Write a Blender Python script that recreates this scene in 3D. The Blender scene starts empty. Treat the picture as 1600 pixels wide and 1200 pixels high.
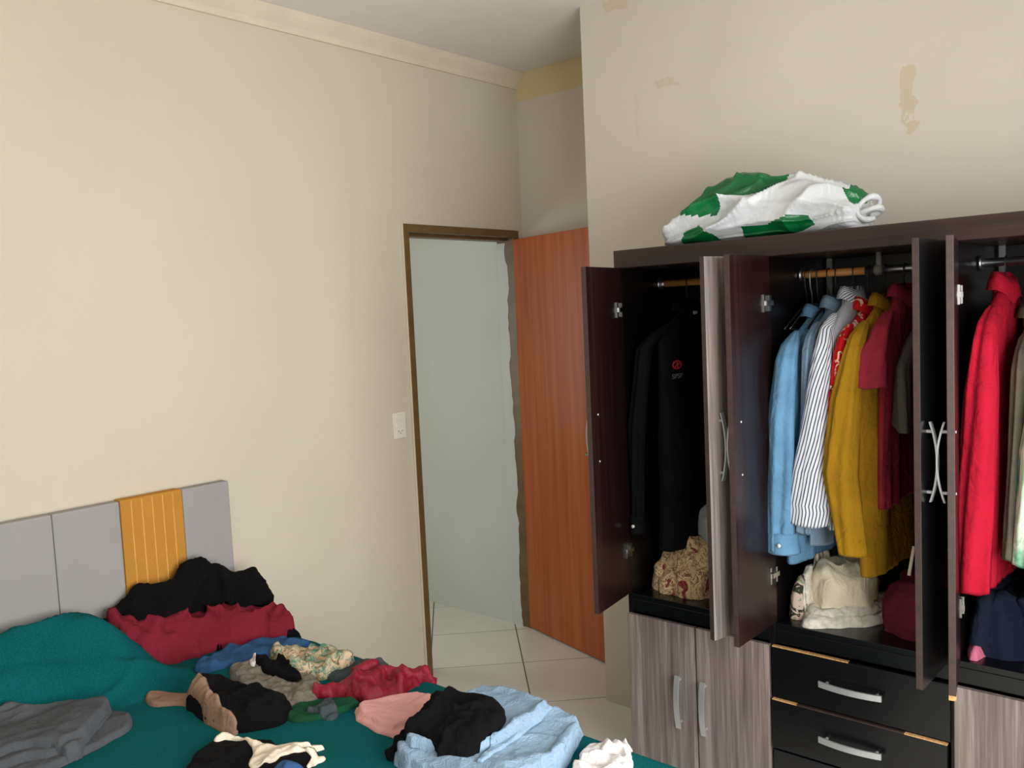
import bpy, bmesh, math
import numpy as np
from mathutils import Vector, Matrix

# ------------------------------------------------------------------ camera, light, exposure
CAM = [-3.6130, -3.0375, 1.7128, 0.71846, -0.07997, -0.04644, 1372.92]   # x y z yaw pitch roll focal(px of 1600)
sc = bpy.context.scene
COL = sc.collection

def cam_axes():
    yaw, pit, rol = CAM[3:6]
    f = np.array([math.cos(pit)*math.cos(yaw), math.cos(pit)*math.sin(yaw), math.sin(pit)])
    r = np.cross(f, [0, 0, 1.]); r /= np.linalg.norm(r); u = np.cross(r, f)
    return f, math.cos(rol)*r + math.sin(rol)*u, -math.sin(rol)*r + math.cos(rol)*u
AF, AR, AU = cam_axes()
def ray(px, py): return AF + AR*(px-800)/CAM[6] - AU*(py-600)/CAM[6]
def at(px, py, ax, val):
    d = ray(px, py); t = (val-CAM[ax])/d[ax]
    return np.array(CAM[:3]) + t*d

cd = bpy.data.cameras.new('camera'); co = bpy.data.objects.new('camera', cd); COL.objects.link(co)
cd.sensor_width = 36; cd.lens = 36*CAM[6]/1600; cd.clip_start = 0.01
M = Matrix(((AR[0], AU[0], -AF[0], CAM[0]), (AR[1], AU[1], -AF[1], CAM[1]), (AR[2], AU[2], -AF[2], CAM[2]), (0, 0, 0, 1)))
co.matrix_world = M
sc.camera = co

w = bpy.data.worlds.new('World'); sc.world = w; w.use_nodes = True
bgn = w.node_tree.nodes['Background']; bgn.inputs[0].default_value = (0.80, 0.90, 1.0, 1); bgn.inputs[1].default_value = 1.0

def area(name, loc, rot, sx, sy, power, col):
    l = bpy.data.lights.new(name, 'AREA'); l.shape = 'RECTANGLE'; l.size = sx; l.size_y = sy
    l.energy = power; l.color = col
    o = bpy.data.objects.new(name, l); COL.objects.link(o); o.location = loc; o.rotation_euler = rot
    return o
area('window_daylight', (-2.45, -3.50, 1.38), (math.radians(90), 0, 0), 2.2, 1.5, 92, (1.0, 0.99, 0.965))
area('hall_fill', (-1.75, 1.285, 1.55), (math.radians(90), 0, math.radians(180)), 1.1, 1.2, 18, (0.95, 0.99, 1.0))  # added unseen source, set to brighten hall floor and doorway; no window modelled
vs = sc.view_settings
vs.view_transform = 'Standard'; vs.look = 'None'; vs.gamma = 1; vs.use_curve_mapping = False
vs.exposure = 0.07

# ------------------------------------------------------------------ helpers
def lin(c):
    return tuple(((v/255)/12.92 if v/255 <= 0.04045 else ((v/255+0.055)/1.055)**2.4) for v in c) + (1,)

class NT:
    def __init__(s, name, rough=0.6, metallic=0.0, spec=0.5):
        s.m = bpy.data.materials.new(name); s.m.use_nodes = True
        s.t = s.m.node_tree; s.b = s.t.nodes['Principled BSDF']
        s.b.inputs['Roughness'].default_value = rough; s.b.inputs['Metallic'].default_value = metallic
        s.b.inputs['Specular IOR Level'].default_value = spec
    def n(s, typ, **kw):
        nd = s.t.nodes.new(typ)
        for k, v in kw.items():
            if k in nd.inputs: nd.inputs[k].default_value = v
            else: setattr(nd, k, v)
        return nd
    def l(s, a, b): s.t.links.new(a, b)
    def coord(s, kind='Object', scale=(1, 1, 1), rot=(0, 0, 0), loc=(0, 0, 0)):
        tc = s.n('ShaderNodeTexCoord'); mp = s.n('ShaderNodeMapping')
        mp.inputs['Scale'].default_value = scale; mp.inputs['Rotation'].default_value = rot; mp.inputs['Location'].default_value = loc
        s.l(tc.outputs[kind], mp.inputs['Vector']); return mp.outputs['Vector']
    def noise(s, vec, scale=5, detail=3, rough=0.5, dist=0.0):
        nd = s.n('ShaderNodeTexNoise', Scale=scale, Detail=detail, Roughness=rough, Distortion=dist)
        s.l(vec, nd.inputs['Vector']); return nd.outputs['Fac']
    def ramp(s, fac, stops, interp='LINEAR'):
        r = s.n('ShaderNodeValToRGB'); r.color_ramp.interpolation = interp
        e = r.color_ramp.elements
        while len(e) < len(stops): e.new(0.5)
        for el, (p, c) in zip(e, stops): el.position = p; el.color = c if len(c) == 4 else lin(c)
        s.l(fac, r.inputs['Fac']); return r.outputs['Color']
    def mix(s, fac, a, b):
        m = s.n('ShaderNodeMix', data_type='RGBA')
        for sock, v in ((m.inputs[0], fac), (m.inputs[6], a), (m.inputs[7], b)):
            if hasattr(v, 'links') or hasattr(v, 'is_linked'): s.l(v, sock)
            else: sock.default_value = v if not isinstance(v, tuple) or len(v) == 4 else lin(v)
        return m.outputs[2]
    def math(s, op, a, b=0.0, c=0.0):
        m = s.n('ShaderNodeMath', operation=op)
        for sock, v in zip(m.inputs, (a, b, c)):
            if hasattr(v, 'is_linked'): s.l(v, sock)
            else: sock.default_value = v
        return m.outputs[0]
    def col(s, c):
        if hasattr(c, 'is_linked'): s.l(c, s.b.inputs['Base Color'])
        else: s.b.inputs['Base Color'].default_value = lin(c)
    def bump(s, fac, strength=0.3, dist=0.01):
        b = s.n('ShaderNodeBump', Strength=strength, Distance=dist); s.l(fac, b.inputs['Height']); s.l(b.outputs['Normal'], s.b.inputs['Normal'])

def plain(name, c, rough=0.6, metallic=0.0, spec=0.5, var=0.06, scale=8):
    t = NT(name, rough, metallic, spec)
    v = t.coord(); f = t.noise(v, scale, 4)
    a = tuple(x*(1-var) for x in c); b = tuple(min(255, x*(1+var)) for x in c)
    t.col(t.ramp(f, [(0.3, a), (0.7, b)])); return t.m

def fabric(name, c, weave=900, rough=0.95, var=0.10, big=9, bump=0.25, spec=0.12, sheen=0.0, crease=18, crb=0.6):
    t = NT(name, rough, 0, spec)
    v = t.coord(); f = t.noise(v, big, 5); g = t.noise(v, weave, 2)
    a = tuple(x*(1-var) for x in c); b = tuple(min(255, x*(1+var)) for x in c)
    base = t.ramp(f, [(0.3, a), (0.7, b)])
    t.col(t.mix(t.ramp(g, [(0.35, (0, 0, 0, 1)), (0.65, (.35, .35, .35, 1))]), base, b))
    wz = t.noise(v, crease, 3, 0.55, 1.4)
    b1 = t.n('ShaderNodeBump', Strength=crb, Distance=0.012); t.l(wz, b1.inputs['Height'])
    b2 = t.n('ShaderNodeBump', Strength=bump, Distance=0.002); t.l(g, b2.inputs['Height']); t.l(b1.outputs['Normal'], b2.inputs['Normal']); t.l(b2.outputs['Normal'], t.b.inputs['Normal'])
    t.b.inputs['Sheen Weight'].default_value = sheen
    return t.m

def wall_mat(name, c, patches=(), patch_col=(208, 184, 138), dirt=0.02):
    t = NT(name, 0.9, 0, 0.25)
    v = t.coord()
    f = t.noise(v, 1.6, 4); g = t.noise(v, 90, 3)
    a = tuple(x*(1-dirt) for x in c); b = tuple(min(255, x*(1+dirt*0.4)) for x in c)
    colr = t.ramp(f, [(0.25, a), (0.65, b)])
    if patches:
        sep = t.n('ShaderNodeSeparateXYZ'); wv = t.coord()
        nz = t.n('ShaderNodeTexNoise', Scale=16.0, Detail=5.0); t.l(wv, nz.inputs['Vector'])
        nf = t.math('SUBTRACT', nz.outputs['Fac'], 0.5)
        t.l(wv, sep.inputs[0])
        tot = None
        for (ax, ca, cz, ra, rz, jag, amt) in patches:      # ellipse/rect-like ragged flakes where old paint shows
            da = t.math('DIVIDE', t.math('SUBTRACT', sep.outputs[ax], ca), ra)
            dz = t.math('DIVIDE', t.math('SUBTRACT', sep.outputs[2], cz), rz)
            r = t.math('MAXIMUM', t.math('ABSOLUTE', da), t.math('ABSOLUTE', dz))
            r = t.math('ADD', r, t.math('MULTIPLY', nf, jag))
            k = t.math('MULTIPLY', t.math('LESS_THAN', r, 1.0), amt)
            tot = k if tot is None else t.math('MAXIMUM', tot, k)
        colr = t.mix(tot, colr, patch_col)
    t.col(colr); t.bump(g, 0.12, 0.003); return t.m

def wood(name, lo, mid, hi, axis=2, fine=40, rough=0.4, spec=0.5, bump=0.05, coat=0.0):
    t = NT(name, rough, 0, spec)
    s = [fine]*3; s[axis] = fine*0.03
    v = t.coord(scale=tuple(s))
    f = t.noise(v, 1.0, 5, 0.6, 0.6)
    s2 = [7, 7, 7]; s2[axis] = 0.5
    g = t.noise(t.coord(scale=tuple(s2)), 1.0, 3, 0.5, 1.0)
    h = t.math('ADD', t.math('MULTIPLY', f, 0.65), t.math('MULTIPLY', g, 0.35))
    t.col(t.ramp(h, [(0.36, lo), (0.5, mid), (0.64, hi)])); t.bump(f, bump, 0.002)
    t.b.inputs['Coat Weight'].default_value = coat; t.b.inputs['Coat Roughness'].default_value = 0.12
    return t.m

def mesh(name, verts, faces, mats, parent=None, smooth=False, fmat=None, uv=None, loc=None):
    me = bpy.data.meshes.new(name); me.from_pydata([tuple(map(float, v)) for v in verts], [], [tuple(f) for f in faces]); 
    for m in (mats if isinstance(mats, (list, tuple)) else [mats]): me.materials.append(m)
    if fmat is not None: me.polygons.foreach_set('material_index', fmat)
    if smooth: me.polygons.foreach_set('use_smooth', [True]*len(me.polygons))
    if uv is not None:
        ul = me.uv_layers.new(name='uv')
        li = np.empty(len(me.loops), int); me.loops.foreach_get('vertex_index', li)
        ul.data.foreach_set('uv', np.asarray(uv, float)[li].ravel())
    me.update()
    o = bpy.data.objects.new(name, me); COL.objects.link(o)
    if loc is not None: o.location = loc
    if parent is not None: o.parent = parent
    return o

def bm_obj(name, bm, mats, parent=None, smooth=False):
    bmesh.ops.recalc_face_normals(bm, faces=bm.faces)
    me = bpy.data.meshes.new(name); bm.to_mesh(me); bm.free()
    for m in (mats if isinstance(mats, (list, tuple)) else [mats]): me.materials.append(m)
    if smooth: me.polygons.foreach_set('use_smooth', [True]*len(me.polygons))
    o = bpy.data.objects.new(name, me); COL.objects.link(o)
    if parent is not None: o.parent = parent
    return o

def add_box(bm, x0, x1, y0, y1, z0, z1, bev=0.0, mi=0):
    g = bmesh.ops.create_cube(bm, size=1)
    vs_ = g['verts']
    for v in vs_:
        v.co = Vector(((x0+x1)/2+v.co.x*(x1-x0), (y0+y1)/2+v.co.y*(y1-y0), (z0+z1)/2+v.co.z*(z1-z0)))
    fs = set(f for v in vs_ for f in v.link_faces)
    for f in fs: f.material_index = mi
    if bev:
        es = set(e for v in vs_ for e in v.link_edges)
        bmesh.ops.bevel(bm, geom=list(es), offset=bev, segments=2, affect='EDGES', profile=0.6)
def box(name, x0, x1, y0, y1, z0, z1, m, parent=None, bev=0.0):
    bm = bmesh.new(); add_box(bm, x0, x1, y0, y1, z0, z1, bev); return bm_obj(name, bm, m, parent)

def tube_geo(pts, rad, seg=8, closed=False):
    pts = [np.array(p, float) for p in pts]; n = len(pts)
    rad = rad if hasattr(rad, '__len__') else [rad]*n
    V = []; F = []; up = np.array([0.13, 0.21, 0.97])
    for i, p in enumerate(pts):
        a = pts[(i-1) % n] if (i > 0 or closed) else p; b = pts[(i+1) % n] if (i < n-1 or closed) else p
        t = b-a; t /= (np.linalg.norm(t)+1e-9)
        s = np.cross(t, up); s /= (np.linalg.norm(s)+1e-9); q = np.cross(s, t)
        for k in range(seg):
            an = 2*math.pi*k/seg; V.append(p+rad[i]*(math.cos(an)*s+math.sin(an)*q))
    for i in range(n if closed else n-1):
        j = (i+1) % n
        for k in range(seg):
            F.append((i*seg+k, i*seg+(k+1) % seg, j*seg+(k+1) % seg, j*seg+k))
    if not closed:
        F.append(tuple(range(seg))[::-1]); F.append(tuple((n-1)*seg+k for k in range(seg)))
    return V, F
def tube(name, pts, rad, m, parent=None, seg=8, closed=False):
    V, F = tube_geo(pts, rad, seg, closed); return mesh(name, V, F, m, parent, True)
def join_geo(parts):
    V = []; F = []
    for v, f in parts:
        o = len(V); V += list(v); F += [tuple(i+o for i in g) for g in f]
    return V, F

def tag(o, label=None, cat=None, group=None, kind=None):
    if label: o['label'] = label
    if cat: o['category'] = cat
    if group: o['group'] = group
    if kind: o['kind'] = kind
    return o
def empty(name, loc=(0, 0, 0), rz=0.0, parent=None):
    o = bpy.data.objects.new(name, None); COL.objects.link(o); o.location = loc; o.rotation_euler = (0, 0, rz)
    o.empty_display_size = 0.05
    if parent is not None: o.parent = parent
    return o
def struct(o): o['kind'] = 'structure'; return o

# value noise (numpy)
def _h(ix, iy, iz, seed):
    n = (ix.astype(np.int64)*374761393 + iy.astype(np.int64)*668265263 + iz.astype(np.int64)*2147483647 + seed*974634777) & 0xffffffff
    n = ((n ^ (n >> 13))*1274126177) & 0xffffffff
    n = (n ^ (n >> 16)) & 0xffffffff
    return n/4294967295.0
def vnoise(x, y, z=0.0, seed=0):
    x, y, z = np.broadcast_arrays(np.asarray(x, float), np.asarray(y, float), np.asarray(z, float))
    ix, iy, iz = np.floor(x), np.floor(y), np.floor(z); fx, fy, fz = x-ix, y-iy, z-iz
    sx, sy, sz = [q*q*q*(q*(q*6-15)+10) for q in (fx, fy, fz)]
    r = 0
    for dx in (0, 1):
        for dy in (0, 1):
            for dz in (0, 1):
                wgt = (sx if dx else 1-sx)*(sy if dy else 1-sy)*(sz if dz else 1-sz)
                r = r + wgt*_h(ix+dx, iy+dy, iz+dz, seed)
    return r
def ridged(x, y, seed=0, z=0.0): return 1-np.abs(2*vnoise(x, y, z, seed)-1)

# ------------------------------------------------------------------ room numbers
H = 2.959; Hm = 2.880
XB = -4.45; YW = -3.40; WT = 0.12
DW = -0.571; YC = -0.844
HALL_Y = 1.30

m_wallA = wall_mat('paint_cream', (208, 200, 181), dirt=0.015)
m_wallB = wall_mat('paint_offwhite_recess', (212, 204, 191), [(1, -0.36, 2.90, 0.50, 0.085, 0.25, 1.0)], (216, 197, 154))
m_wallR = wall_mat('paint_offwhite_flaking', (209, 202, 190),
    [(1, -2.125, 2.36, 0.022, 0.10, 4.2, 0.55), (1, -1.235, 2.575, 0.045, 0.014, 3.6, 0.40), (1, -1.02, 2.92, 0.05, 0.020, 3.2, 0.50), (1, -1.10, 2.46, 0.008, 0.10, 5.0, 0.15)], (196, 176, 140))
m_hall = wall_mat('paint_hall', (200, 203, 193), dirt=0.03)
m_ceil = plain('ceiling_paint', (226, 222, 216), 0.95, var=0.01)
m_trim = plain('plaster_trim', (216, 206, 186), 0.85, var=0.02)

# floor and tiles ----------------------------------------------------------------
fl = box('floor', XB-0.1, 0.15, YW-0.15, HALL_Y+0.1, -0.10, -0.0012, plain('grout', (92, 88, 78), 0.95), None); struct(fl)
t = NT('glazed_tile', 0.22, 0, 0.5)
v = t.coord(); t.col(t.ramp(t.noise(v, 3, 5), [(0.3, (222, 220, 210)), (0.7, (232, 230, 220))])); m_tile = t.m
S = 0.4558; T1 = -0.5904; C0 = 0.4042; G = 0.003; q2 = math.sqrt(2)
def clip(poly, ax, val, keep_less):
    out = []
    for i in range(len(poly)):
        a, b = poly[i], poly[(i+1) % len(poly)]
        ia = (a[ax] <= val) == keep_less; ib = (b[ax] <= val) == keep_less
        if ia: out.append(a)
        if ia != ib:
            k = (val-a[ax])/(b[ax]-a[ax]); out.append((a[0]+k*(b[0]-a[0]), a[1]+k*(b[1]-a[1])))
    return out
tile_share = None
for i in range(-12, 12):
    for j in range(-16, 8):
        d0, s0 = T1+i*S+G, C0+j*S+G; d1, s1 = T1+(i+1)*S-G, C0+(j+1)*S-G
        P = [((d+s)/q2, (s-d)/q2) for d, s in ((d0, s0), (d1, s0), (d1, s1), (d0, s1))]
        full = all(XB <= p[0] <= 0.0 and YW <= p[1] <= HALL_Y for p in P)
        Q = P
        for ax, val, kl in ((0, XB, False), (0, 0.0, True), (1, YW, False), (1, HALL_Y, True)):
            if Q: Q = clip(Q, ax, val, kl)
        if len(Q) < 3: continue
        ar = abs(sum(Q[k][0]*Q[(k+1) % len(Q)][1]-Q[(k+1) % len(Q)][0]*Q[k][1] for k in range(len(Q))))/2
        if ar < 0.004: continue
        if full and tile_share:
            o = bpy.data.objects.new('tile', tile_share); COL.objects.link(o); o.parent = fl
            o.location = (P[0][0], P[0][1], 0); continue
        org = P[0]; n = len(Q)
        V = [(x-org[0], y-org[1], 0.0) for x, y in Q] + [(x-org[0], y-org[1], -0.0012) for x, y in Q]
        F = [tuple(range(n))] + [tuple(range(2*n-1, n-1, -1))] + [((k+1) % n, k, n+k, n+(k+1) % n) for k in range(n)]
        o = mesh('tile', V, F, m_tile, fl, loc=(org[0], org[1], 0))
        if full: tile_share = o.data

# walls -------------------------------------------------------------------------
DX0, DX1, DZ = -0.857, -0.030, 2.146       # door hole
bm = bmesh.new()
add_box(bm, XB, DX0, 0, WT, 0, H); add_box(bm, DX0, DX1, 0, WT, DZ, H); add_box(bm, DX1, 0.0, 0, WT, 0, H)
struct(bm_obj('wall_left', bm, m_wallA))
struct(box('wall_recess', 0.0, 0.12, YC, HALL_Y, 0, H, m_wallB))
struct(box('wall_right', DW, 0.12, YW, YC, 0, H, m_wallR))
struct(box('wall_back', XB-0.12, XB, YW-0.12, 0, 0, H, m_wallR))
WX0, WX1, WZ0, WZ1 = -3.56, -1.34, 0.62, 2.14
bm = bmesh.new()
add_box(bm, XB, WX0, YW-0.12, YW, 0, H); add_box(bm, WX1, 0.12, YW-0.12, YW, 0, H)
add_box(bm, WX0, WX1, YW-0.12, YW, 0, WZ0); add_box(bm, WX0, WX1, YW-0.12, YW, WZ1, H)
struct(bm_obj('wall_window_side', bm, m_wallR))
bm = bmesh.new(); fr = 0.035
add_box(bm, WX0, WX1, YW-0.08, YW-0.03, WZ0, WZ0+fr); add_box(bm, WX0, WX1, YW-0.08, YW-0.03, WZ1-fr, WZ1)
for xx in (WX0, (WX0+WX1)/2-fr/2, WX1-fr): add_box(bm, xx, xx+fr, YW-0.08, YW-0.03, WZ0+fr, WZ1-fr)
struct(bm_obj('window_1', bm, plain('window_frame_paint', (225, 225, 222), 0.4)))
# hall
struct(box('wall_hall_end', -0.062, 0.0, WT, HALL_Y, 0, H, m_hall))
struct(box('wall_hall_far', XB, -0.062, HALL_Y, HALL_Y+0.1, 0, H, m_hall))
struct(box('ceiling', XB-0.12, 0.12, YW-0.12, HALL_Y+0.1, H, H+0.1, m_ceil))
# crown trim along the left wall (stepped plaster cove)
prof = [(0, 0), (0, H-Hm), (-0.058, H-Hm), (-0.058, H-Hm-0.010), (-0.045, 0.052), (-0.030, 0.036), (-0.018, 0.024), (-0.012, 0.012), (-0.012, 0)]
V = [(x, y, Hm+z) for x in (XB, -0.001) for y, z in prof]; n = len(prof)
F = [tuple(range(n)), tuple(range(2*n-1, n-1, -1))] + [(k, (k+1) % n, n+(k+1) % n, n+k) for k in range(n)]
V = [(x, y-0.0005, z-0.0005) for x, y, z in V]
o = mesh('trim_1', V, F, m_trim); struct(o)

# door ---------------------------------------------------------------------------
m_frame = plain('door_frame_brown', (104, 82, 46), 0.45, var=0.10, scale=14)
m_leaf = wood('door_veneer', (150, 70, 28), (170, 84, 36), (184, 98, 46), 2, 26, 0.38, 0.45, 0.03)
d = empty('door_1', (-0.45, 0.05, 0)); struct(d)
def dpart(name, x0, x1, y0, y1, z0, z1, m, bev=0.002):
    return box(name, x0+0.45, x1+0.45, y0-0.05, y1-0.05, z0, z1, m, d, bev)
dpart('jamb', DX0, DX0+0.034, -0.012, WT, 0, DZ, m_frame)
dpart('jamb', -0.072, DX1, 0.0, WT, 0, DZ, m_frame)
dpart('door_head', DX0+0.034, -0.072, -0.012, WT, DZ-0.036, DZ, m_frame)
dpart('door_stop', DX0+0.034, DX0+0.046, 0.045, WT, 0, DZ-0.036, m_frame)
dpart('door_stop', DX0+0.046, -0.072, 0.045, WT, DZ-0.050, DZ-0.036, m_frame)
dpart('casing_lip', DX0-0.008, DX0, -0.012, 0.0, 0, DZ+0.004, m_trim)
# ragged wall paint overlapping the jamb on the hall side
nz = 70; zz = np.linspace(0.0, DZ-0.06, nz)
ed = 0.062 + 0.018*(vnoise(zz*9, 0, seed=3)-0.5) + 0.010*(vnoise(zz*38, 4, seed=8)-0.5) + 0.018*np.exp(-((zz-2.05)/0.05)**2) - 0.01*zz/2
V = []
for k in range(nz): V += [(-0.0735, ed[k], zz[k]), (-0.0735, WT+0.002, zz[k])]
V = [(x+0.45, y-0.05, z) for x, y, z in V]
mesh('paint_overlap', V, [(2*k, 2*k+1, 2*k+3, 2*k+2) for k in range(nz-1)], m_hall, d)
# leaf
ang = math.atan2(-0.640, -0.175)
lf = empty('door_leaf', (-0.066+0.45, -0.006-0.05, 0), ang, d)
box('leaf_panel', 0, 0.765, -0.018, 0.018, 0.012, 2.098, m_leaf, lf, 0.002)
m_chrome = NT('chrome', 0.2, 1.0); m_chrome.col((205, 205, 205)); m_chrome = m_chrome.m
for sy in (-1, 1):
    V, F = join_geo([tube_geo([(0.71, sy*0.018, 1.03), (0.71, sy*0.055, 1.03)], 0.010), tube_geo([(0.71, sy*0.055, 1.03), (0.60, sy*0.058, 1.03)], 0.009)])
    mesh('door_handle', V, F, m_chrome, lf, True)
for hz in (0.25, 1.05, 1.85): tube('door_hinge', [(-0.003, 0.0, hz-0.045), (-0.003, 0.0, hz+0.045)], 0.007, m_frame, lf)

# light switch ---------------------------------------------------------------------
m_plate = plain('switch_plastic', (232, 228, 214), 0.35, var=0.01)
m_darkslot = plain('socket_slot', (80, 76, 70), 0.6)
sw = empty('light_switch', (-0.942, 0.0, 1.226)); tag(sw, 'white switch plate with socket on wall beside door frame', 'light switch')
box('plate', -0.038, 0.038, -0.008, -0.0005, -0.060, 0.060, m_plate, sw, 0.003)
for z0 in (0.024, -0.008): 
    r_ = box('rocker', -0.022, 0.022, -0.012, -0.006, z0, z0+0.026, m_plate, sw, 0.002)
box('socket', -0.022, 0.022, -0.0105, -0.006, -0.044, -0.014, m_plate, sw, 0.002)
for (x, z) in ((-0.010, -0.026), (0.010, -0.026), (0.0, -0.036)):
    tube('socket_hole', [(x, -0.0112, z), (x, -0.0100, z)], 0.0028, m_darkslot, sw)

# ------------------------------------------------------------------ wardrobe
XF = -1.051; XBK = -0.578
YL, YD1, YD2, YR = -1.303, -1.845, -2.376, -2.918
ZT, ZT2, ZS, ZD = 1.912, 1.850, 0.700, 0.634
m_wenge = wood('wenge_laminate', (22, 10, 10), (30, 15, 14), (40, 23, 21), 2, 60, 0.30, 0.5, 0.05)
m_wengeH = wood('wenge_laminate_horizontal', (32, 19, 16), (45, 29, 25), (58, 40, 34), 1, 60, 0.35, 0.5, 0.05)
m_edge = plain('wenge_edge_band', (58, 44, 40), 0.45, var=0.12, scale=60)
m_black = NT('black_gloss', 0.26, 0, 0.5); m_black.col((11, 11, 14)); m_black = m_black.m
m_grey = wood('grey_driftwood_laminate', (96, 84, 80), (128, 116, 112), (166, 154, 148), 2, 70, 0.42, 0.45, 0.06)
m_inner = plain('shaded_interior_laminate', (13, 8, 8), 0.28, var=0.1)  # wenge carcass taken near black: shade inside the wardrobe put into the colour
m_alu = NT('brushed_aluminium', 0.35, 1.0); m_alu.col((196, 196, 198)); m_alu = m_alu.m
m_silver = NT('silver_painted_handle', 0.38, 0.6); m_silver.col((188, 190, 192)); m_silver = m_silver.m
m_raw = plain('raw_chipboard', (196, 150, 96), 0.85, var=0.15, scale=120)
m_rodwood = wood('rod_wood', (170, 108, 48), (196, 134, 66), (212, 156, 88), 1, 60, 0.5)
m_screw = plain('screw_cap', (210, 206, 200), 0.4)
m_strip = plain('back_joint_strip', (150, 148, 146), 0.5)

W = empty('wardrobe', (XBK, (YL+YR)/2, 0))
tag(W, 'dark brown three-section wardrobe with open upper doors and grey lower doors', 'wardrobe')
OX, OY = XBK, (YL+YR)/2
def wbox(name, x0, x1, y0, y1, z0, z1, m, parent=None, bev=0.0015):
    return box(name, x0-OX, x1-OX, y0-OY, y1-OY, z0, z1, m, parent or W, bev)
wbox('side_panel', XF, XBK, YL-0.018, YL, 0.0, ZT2, m_inner)
wbox('side_panel', XF, XBK, YR, YR+0.018, 0.0, ZT2, m_inner)
for yd in (YD1, YD2): wbox('divider', XF, XBK-0.006, yd-0.009, yd+0.009, 0.06, ZT2, m_inner)
wbox('top_panel', XF, XBK, YR, YL, ZT2, ZT2+0.018, m_wengeH)
wbox('cornice', XF-0.012, XF+0.006, YR-0.006, YL+0.003, ZT2, ZT, m_wengeH, bev=0.003)
wbox('top_board', XF+0.006, XBK, YR-0.006, YL+0.003, ZT-0.018, ZT-0.001, m_wengeH)
for a, b in ((YL-0.018, YD1+0.009), (YD1-0.009, YD2+0.009), (YD2-0.009, YR+0.018)):
    wbox('back_panel', XBK-0.005, XBK, b, a, 0.06, ZT2, m_inner)
    wbox('shelf', XF+0.002, XBK-0.006, b, a, ZS-0.018, ZS, m_black)
    wbox('shelf_rail', XF, XF+0.018, b, a, ZD+0.004, ZS-0.018, m_black)
    wbox('bottom_panel', XF+0.01, XBK-0.006, b, a, 0.06, 0.078, m_inner)
wbox('plinth', XF+0.03, XF+0.046, YR+0.018, YL-0.018, 0.0, 0.06, m_wengeH)
for yd in (YD1, YD2): wbox('back_joint_strip', XBK-0.016, XBK-0.006, yd-0.034, yd-0.016, ZS+0.02, ZT2, m_strip)

def bow_geo(L, h0, rise, wd, th, posts=0.40, n=15, pr=0.0045):
    """bow handle along local x, rising along local y, strip width along z"""
    V = []; F = []
    for i in range(n):
        s = -L/2+L*i/(n-1); y = h0+rise*(1-(2*s/L)**2)
        for dy, dz in ((0, -1), (0, 1), (1, 1), (1, -1)): V.append((s, y+dy*th, dz*wd/2))
    for i in range(n-1):
        for k in range(4): F.append((4*i+k, 4*i+(k+1) % 4, 4*i+4+(k+1) % 4, 4*i+4+k))
    F += [(3, 2, 1, 0), (4*n-4, 4*n-3, 4*n-2, 4*n-1)]
    parts = [(V, F)]
    for sg in (-1, 1):
        s = sg*L*posts; y = h0+rise*(1-(2*s/L)**2)+th*0.5
        parts.append(tube_geo([(s, 0, 0), (s, y, 0)], pr, 8))
    return join_geo(parts)

def handle(parent, pos, axis, out, L=0.175, h0=0.020, rise=0.012, wd=0.011, th=0.006, posts=0.40):
    V, F = bow_geo(L, h0, rise, wd, th, posts)
    a = np.array(axis, float); o_ = np.array(out, float); c = np.cross(a, o_)
    V = [np.array(pos)+v[0]*a+v[1]*o_+v[2]*c for v in V]
    return mesh('handle', V, F, m_silver, parent)

def hinge_geo(z, s):
    """euro hinge on the inner face (local y=0 plane facing -y*s) at local x 0..0.06"""
    g = []
    def b(x0, x1, y0, y1, z0, z1):
        V = [(x, y, zz) for x in (x0, x1) for y in (y0, y1) for zz in (z0, z1)]
        g.append((V, [(0, 1, 3, 2), (4, 6, 7, 5), (0, 4, 5, 1), (2, 3, 7, 6), (0, 2, 6, 4), (1, 5, 7, 3)]))
    b(0.042, 0.052, 0, s*0.005, z-0.026, z+0.026)     # cup flange on the door
    b(0.000, 0.046, s*0.001, s*0.012, z-0.007, z+0.007)   # arm
    b(0.012, 0.022, s*0.001, s*0.010, z-0.024, z+0.024)  # mounting plate
    return join_geo(g)

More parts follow.
